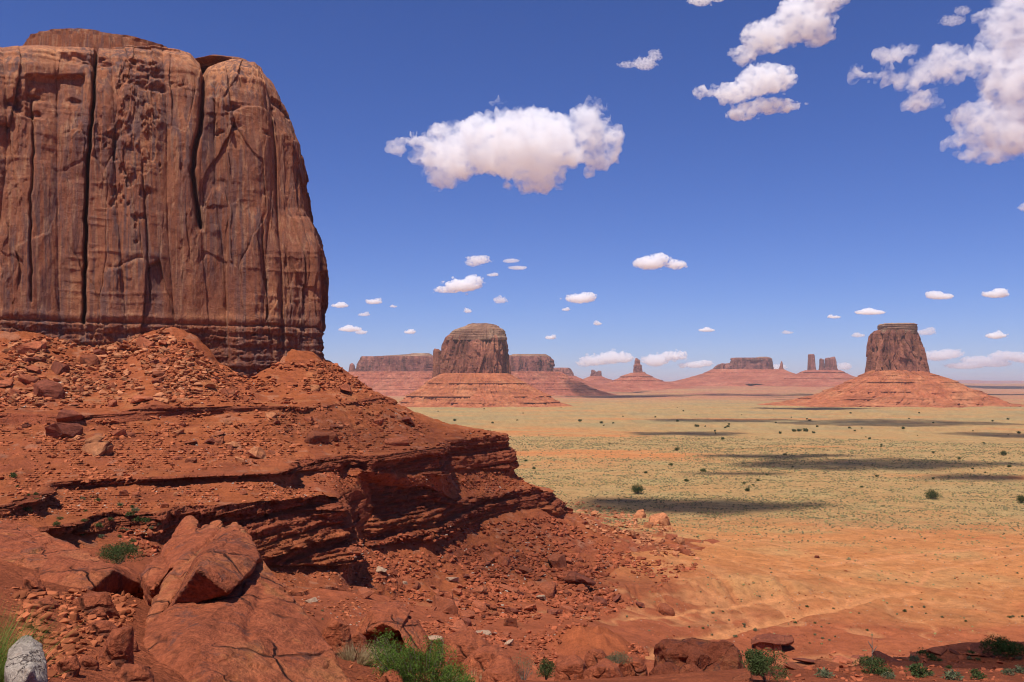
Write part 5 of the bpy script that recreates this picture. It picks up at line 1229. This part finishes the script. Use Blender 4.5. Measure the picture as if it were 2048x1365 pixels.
# three junipers on the plain
def juniper(u, v, px, label, seed):
    p = surf(u, v); w = px / F * p[1]; h = w * 0.78
    V, Fq, st = bush_form(seed, w, h, 34, 3200, w * 0.055, spread=0.8, rc=0.36, squat=1.1)
    root = empty('juniper_tree', tuple(p)); tag(root, label, 'tree')
    link('crown', mesh_np('crown', V, Fq, False), L_JUN, root)
    tv, tf_ = tubes(st[:8], w * 0.03, w * 0.012); link('trunk', mesh_np('trunk', tv, tf_), L_BARK, root)
juniper(1272, 985, 27, 'round juniper on the plain just right of the cliff spur', 601)
juniper(1867, 999, 28, 'tall round juniper standing alone on the plain at right', 603)
juniper(2041, 1006, 24, 'round juniper at the right edge of the plain', 605)
juniper(1352, 902, 11, 'small juniper on the plain, middle distance, left of the long shadow', 607)
juniper(2006, 908, 14, 'small juniper at right in the middle distance', 609)

# ground cover: tufts over the plain and sand, past counting
def ground_cover():
    rg = np.random.default_rng(71)
    n = 330000
    r = np.sqrt(rg.uniform(200 ** 2, 1250 ** 2, n)); th = np.radians(rg.uniform(-32, 32, n))
    # keep the far ones sparser
    keep = rg.random(n) < np.interp(r, [200, 420, 700, 1250], [1.0, 1.0, 0.6, 0.25])
    r, th = r[keep], th[keep]
    x, y = r * np.sin(th), r * np.cos(th)
    n1 = fbm(x / 160, y / 90, 0, 5, 81); n2 = fbm(x / 34, y / 22, 0, 5, 91); n3 = fbm(x / 420, y / 130, 0, 4, 95)
    veg = vegetation(x, y, r, n1, n2, n3)
    cl = sstep(-0.25, 0.35, fbm(x / 11, y / 8, 0, 3, 97) + 0.6 * fbm(x / 55, y / 26, 0, 3, 98))
    k = rg.random(len(x)) < np.where(y < 395, 0.035, 0.05) + 0.10 * sstep(0.3, 0.6, n2) + veg * (0.08 + 0.85 * cl)
    uu = CU + F * x / y
    k &= ~((uu < 1250) & (y < 330)) 
    k &= seg_dist(x, y, WASH) > 3.5
    x, y = x[k], y[k]
    z = ground(x, y, False)
    m = len(x)
    s = (0.26 + 0.52 * rg.random(m) ** 2.2) * np.interp(y, [200, 400, 1000], [0.55, 0.95, 1.7])
    a0 = rg.uniform(0, 6.28, m)
    ang = np.array([0, 1.2566, 2.5133, 3.7699, 5.0265])
    ring = np.stack([np.stack([x + np.cos(a0 + a) * s * rg.uniform(0.6, 1.1, m), y + np.sin(a0 + a) * s * rg.uniform(0.6, 1.1, m), z - 0.1], -1) for a in ang], 1)
    mid = np.stack([np.stack([x + np.cos(a0 + a + .5) * s * rg.uniform(0.45, 0.95, m), y + np.sin(a0 + a + .5) * s * rg.uniform(0.45, 0.95, m), z + s * rg.uniform(0.3, 0.6, m)], -1) for a in ang], 1)
    tip = np.stack([x + s * rg.uniform(-.2, .2, m), y, z + s * rg.uniform(0.5, 0.85, m)], -1)[:, None]
    V = np.concatenate([ring, mid, tip], 1)
    f = []
    for i in range(5):
        j = (i + 1) % 5
        f += [(i, j, 5 + i), (j, 5 + j, 5 + i), (5 + i, 5 + j, 10)]
    f = np.array(f)
    Fx = (np.arange(m)[:, None, None] * 11 + f[None]).reshape(-1, 3)
    base = np.array((0.225, 0.18, 0.078)); alt = np.array((0.155, 0.122, 0.062)); yel = np.array((0.30, 0.25, 0.095))
    q = rg.random(m); c = mixc(mixc(np.broadcast_to(base, (m, 3)), alt, (q < 0.45) * 1.0), yel, (q > 0.8) * 0.9) * rg.uniform(0.75, 1.2, m)[:, None]
    col = np.repeat(c[:, None], 11, 1).reshape(-1, 3)
    t = NT('sage_cover'); d = t.n('ShaderNodeBsdfDiffuse'); t.l(t.attr(), d.inputs[0]); t.l(d.outputs[0], t.out.inputs[0])
    tag(link('sagebrush', mesh_np('sagebrush', V.reshape(-1, 3), Fx, False, col), t.m), kind='stuff')
ground_cover()

# ------------------------------------------------------------------ clouds: lumpy bodies filled with white vapour
CLOUD_BASE = 1150.0
def cloud_mat(name, dens, wisp=0.0):
    t = NT(name)
    vp = t.n('ShaderNodeVolumeScatter', i_Density=dens, i_Anisotropy=0.15); vp.inputs['Color'].default_value = (1, 1, 1, 1)
    if wisp:
        q = t.noise(t.pos((1, 1, 1.3), obj=True), 2.6 / wisp, 5, 0.62, 0.4)
        t.l(t.math('MULTIPLY', t.ramp(q, [(0.40, 0.0), (0.66, 1.0)]), dens * 2.0), vp.inputs['Density'])
    t.l(vp.outputs[0], t.out.inputs['Volume']); return t.m

_bm = bmesh.new(); bmesh.ops.create_icosphere(_bm, subdivisions=3, radius=1.0)
ICO_V = np.array([v.co[:] for v in _bm.verts]); ICO_F = np.array([[v.index for v in f.verts] for f in _bm.faces]); _bm.free()
def ico_lumps(lumps):
    L = np.array(lumps); V = (ICO_V[None] * L[:, None, 3:] + L[:, None, :3]).reshape(-1, 3)
    Fq = (ICO_F[None] + np.arange(len(L))[:, None, None] * len(ICO_V)).reshape(-1, 3)
    return mesh_np('lumps', V, Fq)

def cloud(label, parts, seed, thick=5.0, fray=1.0, base=CLOUD_BASE, fine=70, group=None, at=None, depth=0.7):
    """parts: (u, v, half width, half height) in the photograph, all at the distance of the cloud's flat base"""
    rg = np.random.default_rng(seed)
    vb = max(p[1] + p[3] for p in parts)
    d = at or base / max((HV - vb) / F, 0.012)
    k = d / F
    hw = max(p[2] for p in parts) * k
    lumps = []
    u_c = np.mean([p[0] for p in parts]); v_c = np.mean([p[1] for p in parts])
    o3 = E(u_c, v_c, d)
    for (u, v, a, b) in parts:
        c = E(u, v, d) - o3
        A, Bh = a * k, b * k
        n = max(6, int(6 + 11 * min(a / max(b, 1), 4)))
        lumps.append((c[0], 0, c[2], A * 0.84, min(A, max(Bh * 1.6, A * 0.4)) * depth, Bh * 0.8))
        for i in range(n // 5):                              # scraps torn off the edge
            an = rg.uniform(0, 6.28); s = rg.uniform(0.05, 0.13) * min(Bh, A); f = rg.uniform(1.0, 1.25)
            lumps.append((c[0] + math.cos(an) * A * f * 0.92, rg.uniform(-.3, .3) * A * depth, c[2] + math.sin(an) * Bh * f * 0.92, s * 2.4, s * 1.4, s * 0.9))
        for i in range(n):
            q = rg.uniform(-1, 1); w = rg.uniform(-0.7, 0.9); s = rg.uniform(0.26, 0.5) * (1 - 0.45 * abs(q))
            dy = rg.uniform(-0.5, 0.5)
            rb = min(Bh, A) 
            lumps.append((c[0] + q * A * 0.85, dy * A * depth * 0.5, c[2] + w * Bh * 0.62 * (1 - 0.4 * q * q), s * rb * rg.uniform(1.0, 1.5), s * rb * 1.1, s * rb))
    W_ = max(p[2] for p in parts) * k
    me = remeshed(ico_lumps(lumps), 2.0 * W_ / fine)
    P = coords(me); N = np.empty_like(P).ravel(); me.vertices.foreach_get('normal', N); N = N.reshape(-1, 3)
    sz = min(max(p[3] for p in parts), W_ / k) * k
    q = P / sz
    b1 = 1 - 2 * np.abs(fbm(q[:, 0] * 1.5, q[:, 1] * 1.5, q[:, 2] * 1.7, 2, seed))          # billows
    b2 = 1 - 2 * np.abs(fbm(q[:, 0] * 3.7, q[:, 1] * 3.7, q[:, 2] * 4.2, 3, seed + 5))
    b3 = fbm(q[:, 0] * 9, q[:, 1] * 9, q[:, 2] * 9, 3, seed + 9)
    low = sstep(0.1, -0.8, q[:, 2] - q[:, 2].mean())
    P = P + N * (sz * fray * ((b1 - 0.5) * 0.20 + (b2 - 0.5) * 0.20 + b3 * 0.13))[:, None] * (1 - 0.4 * low)[:, None]
    me.vertices.foreach_set('co', P.astype(np.float32).ravel()); me.update()
    me = remeshed(me, 2.0 * W_ / fine * 0.9)            # heals the folds the billows leave
    me.name = 'cloud'; me.materials.clear()
    o = link('cloud', me, cloud_mat('cloud_vapour', thick / (sz * 2.0), sz if fine >= 40 else 0), None, tuple(o3))
    tag(o, label, 'cloud', group)
    return o

cloud('large flat based white cloud standing alone in the middle of the sky', [(1035, 292, 160, 78), (905, 310, 78, 60), (1165, 270, 62, 62), (1075, 358, 52, 36), (890, 352, 42, 30), (835, 284, 36, 17), (1200, 315, 36, 34), (792, 294, 18, 9)], 3, thick=6, fine=190)
cloud('white cloud slanting up to the top edge of the sky', [(1600, 40, 62, 52), (1530, 75, 55, 36), (1490, 112, 32, 22), (1640, 60, 30, 38), (1650, -10, 60, 40)], 5, thick=5)
cloud('two-tier white cloud below the slanting cloud', [(1530, 160, 62, 36), (1470, 185, 50, 24), (1400, 185, 16, 13), (1545, 212, 66, 18), (1485, 226, 34, 18)], 7, thick=4.5)
cloud('ragged cloud bank filling the upper right corner', [(2045, 45, 78, 85), (2035, 160, 85, 70), (1900, 130, 80, 30), (1985, 118, 50, 34), (1810, 150, 55, 22), (1740, 150, 45, 12), (1845, 205, 40, 22), (1795, 110, 38, 18), (1965, 250, 60, 58), (2025, 258, 85, 66), (2000, 305, 80, 22), (1915, 285, 24, 20)], 9, thick=5, fine=110)
cloud('small wispy slanting cloud high above the large cloud', [(1290, 128, 26, 14), (1310, 112, 14, 14), (1255, 130, 24, 7)], 11, thick=1.6, fray=1.5, fine=50)
cloud('thin wisp cut by the top edge of the sky', [(1400, 2, 28, 12), (1435, -4, 20, 8)], 13, thick=2, fray=1.4, fine=40)
cloud('faint wisp beside the ragged cloud bank', [(1905, 42, 28, 12), (1925, 22, 16, 10)], 15, thick=0.8, fray=1.6, fine=40)
cloud('bright two-humped puff right of centre below the large cloud', [(1300, 526, 38, 16), (1320, 518, 20, 14), (1352, 530, 24, 11)], 17, thick=6, fine=80)
cloud('bright low puff above the round topped butte', [(925, 572, 42, 15), (945, 562, 20, 13), (895, 580, 32, 8)], 19, thick=6, fine=80)
cloud('soft puff above the bright low puff', [(958, 520, 26, 11), (945, 528, 16, 7)], 21, thick=3, fine=50)
cloud('pair of faint streaks right of the soft puff', [(1022, 522, 20, 5), (1035, 536, 24, 5)], 23, thick=1.8, fine=50)
cloud('flat puff between the middle butte and the spire, high up', [(1160, 598, 36, 11), (1175, 592, 18, 9)], 25, thick=5, fine=60)
for i, (u, v, a, b, th, lb) in enumerate((
    (748, 603, 19, 7, 4, 'small puff left of centre, higher of the pair near the great butte'), (680, 611, 20, 6, 4, 'small flat puff touching the edge of the great butte'), (787, 613, 9, 3, 2, 'tiny puff just right of the small puff pair'),
    (728, 629, 14, 5, 2, 'faint puff below the small puff pair'), (1000, 600, 16, 9, 2, 'faint puff just below the bright low puff'), (936, 622, 9, 5, 3, 'tiny puff above the flat top of the middle butte'),
    (1132, 619, 10, 4, 3, 'tiny puff under the flat puff'), (700, 658, 28, 7, 4, 'low puff cluster over the shoulder of red talus'), (722, 664, 14, 6, 3, 'small tail of the low puff cluster'), (820, 664, 14, 5, 4, 'small puff between the low cluster and the middle butte'),
    (1195, 647, 10, 5, 3, 'tiny puff high above the twin-headed butte'), (1101, 675, 13, 5, 4, 'small puff right of the middle butte'), (1413, 660, 20, 5, 4, 'small flat puff over the wide stepped mesa'), (1880, 592, 34, 9, 4, 'flat cloud above the tall right butte'),
    (1990, 588, 32, 10, 5, 'flat cloud at the far right, level with the one beside it'), (1740, 624, 38, 7, 4, 'long flat cloud left of the tall right butte'), (1668, 634, 16, 4, 3, 'short flat cloud at the tip of the long one'), (1992, 671, 24, 9, 5, 'bright small puff right of the tall butte'),
    (1716, 671, 16, 5, 2, 'faint puff beside the tall right butte'), (1850, 664, 24, 9, 1.6, 'faint patch touching the top of the tall right butte'), (2046, 415, 8, 10, 2, 'scrap of cloud at the right edge'), (1575, 665, 14, 4, 1.5, 'faint patch over the thin needle'), (985, 550, 14, 4, 2, 'thin streak right of the bright low puff'))):
    cloud(lb, [(u, v + b * 0.15, a, b * 0.8), (u + a * (0.5 - (i * 0.37) % 1.0), v - b * 0.4, a * (0.3 + (i * 0.23) % 0.3), b * 0.8), (u - a * (0.6 - (i * 0.61) % 1.1), v - b * 0.1, a * 0.35, b * 0.6)], 40 + i, thick=th, fine=46, fray=1.5)
# the low bank along the horizon
cloud('low white bank left of the spire', [(1190, 722, 38, 12), (1222, 716, 30, 15), (1248, 716, 22, 12), (1168, 728, 18, 8)], 71, thick=5, fine=80, at=30000)
cloud('low white bank right of the spire', [(1310, 722, 28, 14), (1345, 712, 34, 11), (1362, 708, 16, 7)], 73, thick=5, fine=80, at=30000)
cloud('low white cloud left of the wide stepped mesa', [(1390, 730, 26, 8), (1410, 727, 18, 8), (1365, 732, 10, 6)], 75, thick=4, fine=60, at=30000)
cloud('low broken bank right of the tall butte', [(1870, 712, 42, 12), (1900, 708, 30, 12), (1955, 720, 40, 9), (1930, 732, 50, 8)], 77, thick=3, fine=70, at=30000)
cloud('low broken bank at the right edge of the horizon', [(2010, 712, 36, 12), (2046, 716, 30, 13), (1990, 728, 40, 8)], 79, thick=3, fine=70, at=30000)
cloud('low puff just left of the tall right butte', [(1690, 733, 16, 9), (1672, 738, 10, 6)], 81, thick=3, fine=50, at=30000)
cloud('low puff between the needle and the wide stepped mesa', [(1556, 735, 20, 8)], 83, thick=3, fine=50, at=30000)

# clouds over the valley, above the frame: their shadows lie on the plain
def shade_cloud(u, v, d, half_u, depth_m, seed, thick=6.0, h=None, label=None, wisp=0.55):
    """a cloud whose shadow falls about the plain at (u, v, d)"""
    h = h or max(2400.0, 0.55 * d)
    p = E(u, v, d); q = p + np.array(TOSUN) * ((h - p[2]) / TOSUN.z)
    A = half_u / F * d; rg = np.random.default_rng(seed)
    lumps = [(0, 0, 0, A * 0.75, depth_m * 0.7, min(A, depth_m) * 0.28 + 12)]
    for i in range(12):
        a, b = rg.uniform(-1, 1, 2); s = rg.uniform(0.2, 0.4) * min(A, depth_m)
        lumps.append((a * A * 0.8, b * depth_m * 0.7 * (1 - a * a * 0.6), rg.uniform(-0.2, 0.5) * s, s * 1.5, s * 1.1, s * 0.6 + 6))
    sz = min(A, depth_m)
    me = remeshed(ico_lumps(lumps), max(A, depth_m) * 2 / 60)
    P = coords(me); N = np.empty(P.size, np.float32); me.vertices.foreach_get('normal', N); N = N.reshape(-1, 3); w = P / sz
    P = P + N * (sz * (0.28 * fbm(w[:, 0] * 2.2, w[:, 1] * 2.2, w[:, 2] * 2.2, 4, seed)))[:, None]
    me.vertices.foreach_set('co', P.astype(np.float32).ravel()); me.update(); me.materials.clear()
    o = link('cloud', me, cloud_mat('cloud_vapour', thick / (sz * 0.6), sz * wisp), None, tuple(q))
    tag(o, label or 'fair weather cloud high over the valley, above the picture', 'cloud', 'clouds over the valley above the picture')

shade_cloud(1400, 1016, 530, 300, 40, 1, 1.7)
shade_cloud(1720, 928, 815, 380, 75, 2, 1.7)
shade_cloud(1390, 866, 1300, 110, 90, 3, 1.7)
shade_cloud(1760, 848, 1620, 250, 190, 4, 1.7)
shade_cloud(2010, 872, 1250, 90, 90, 5, 1.7)
shade_cloud(1250, 795, 4600, 110, 320, 7, 5)
shade_cloud(1950, 776, 10500, 140, 1500, 9, 5)
shade_cloud(1640, 812, 2500, 120, 150, 12, 4)
shade_cloud(900, 1050, 285, 300, 55, 10, 0.35)
shade_cloud(2640, 1330, 56, 1420, 62, 11, 1.0, wisp=0.0)
shade_cloud(1400, 791.6, 5000, 260, 340, 6, 2.0)
shade_cloud(1560, 905, 900, 200, 30, 13, 1.4)
shade_cloud(1240, 1000, 560, 120, 14, 14, 1.6)
shade_cloud(1960, 955, 700, 160, 30, 15, 1.4)
shade_cloud(1450, 840, 1750, 180, 90, 16, 1.4)
shade_cloud(1480, 948, 730, 130, 12, 17, 1.5)

# ------------------------------------------------------------------ the air
hz = bpy.data.meshes.new('haze'); bm = bmesh.new(); bmesh.ops.create_cube(bm, size=1.0); bm.to_mesh(hz); bm.free()
ho = link('haze', hz); ho.scale = (150000, 150000, 450); ho.location = (0, 0, 300 - 225)
t = NT('haze_air'); vp = t.n('ShaderNodeVolumePrincipled', i_Density=0.000029, i_Anisotropy=0.2); vp.inputs['Color'].default_value = (0.86, 0.92, 1.0, 1)
t.l(vp.outputs[0], t.out.inputs['Volume']); hz.materials.append(t.m); tag(ho, kind='stuff')
bpy.data.scenes.remove(BENCH)
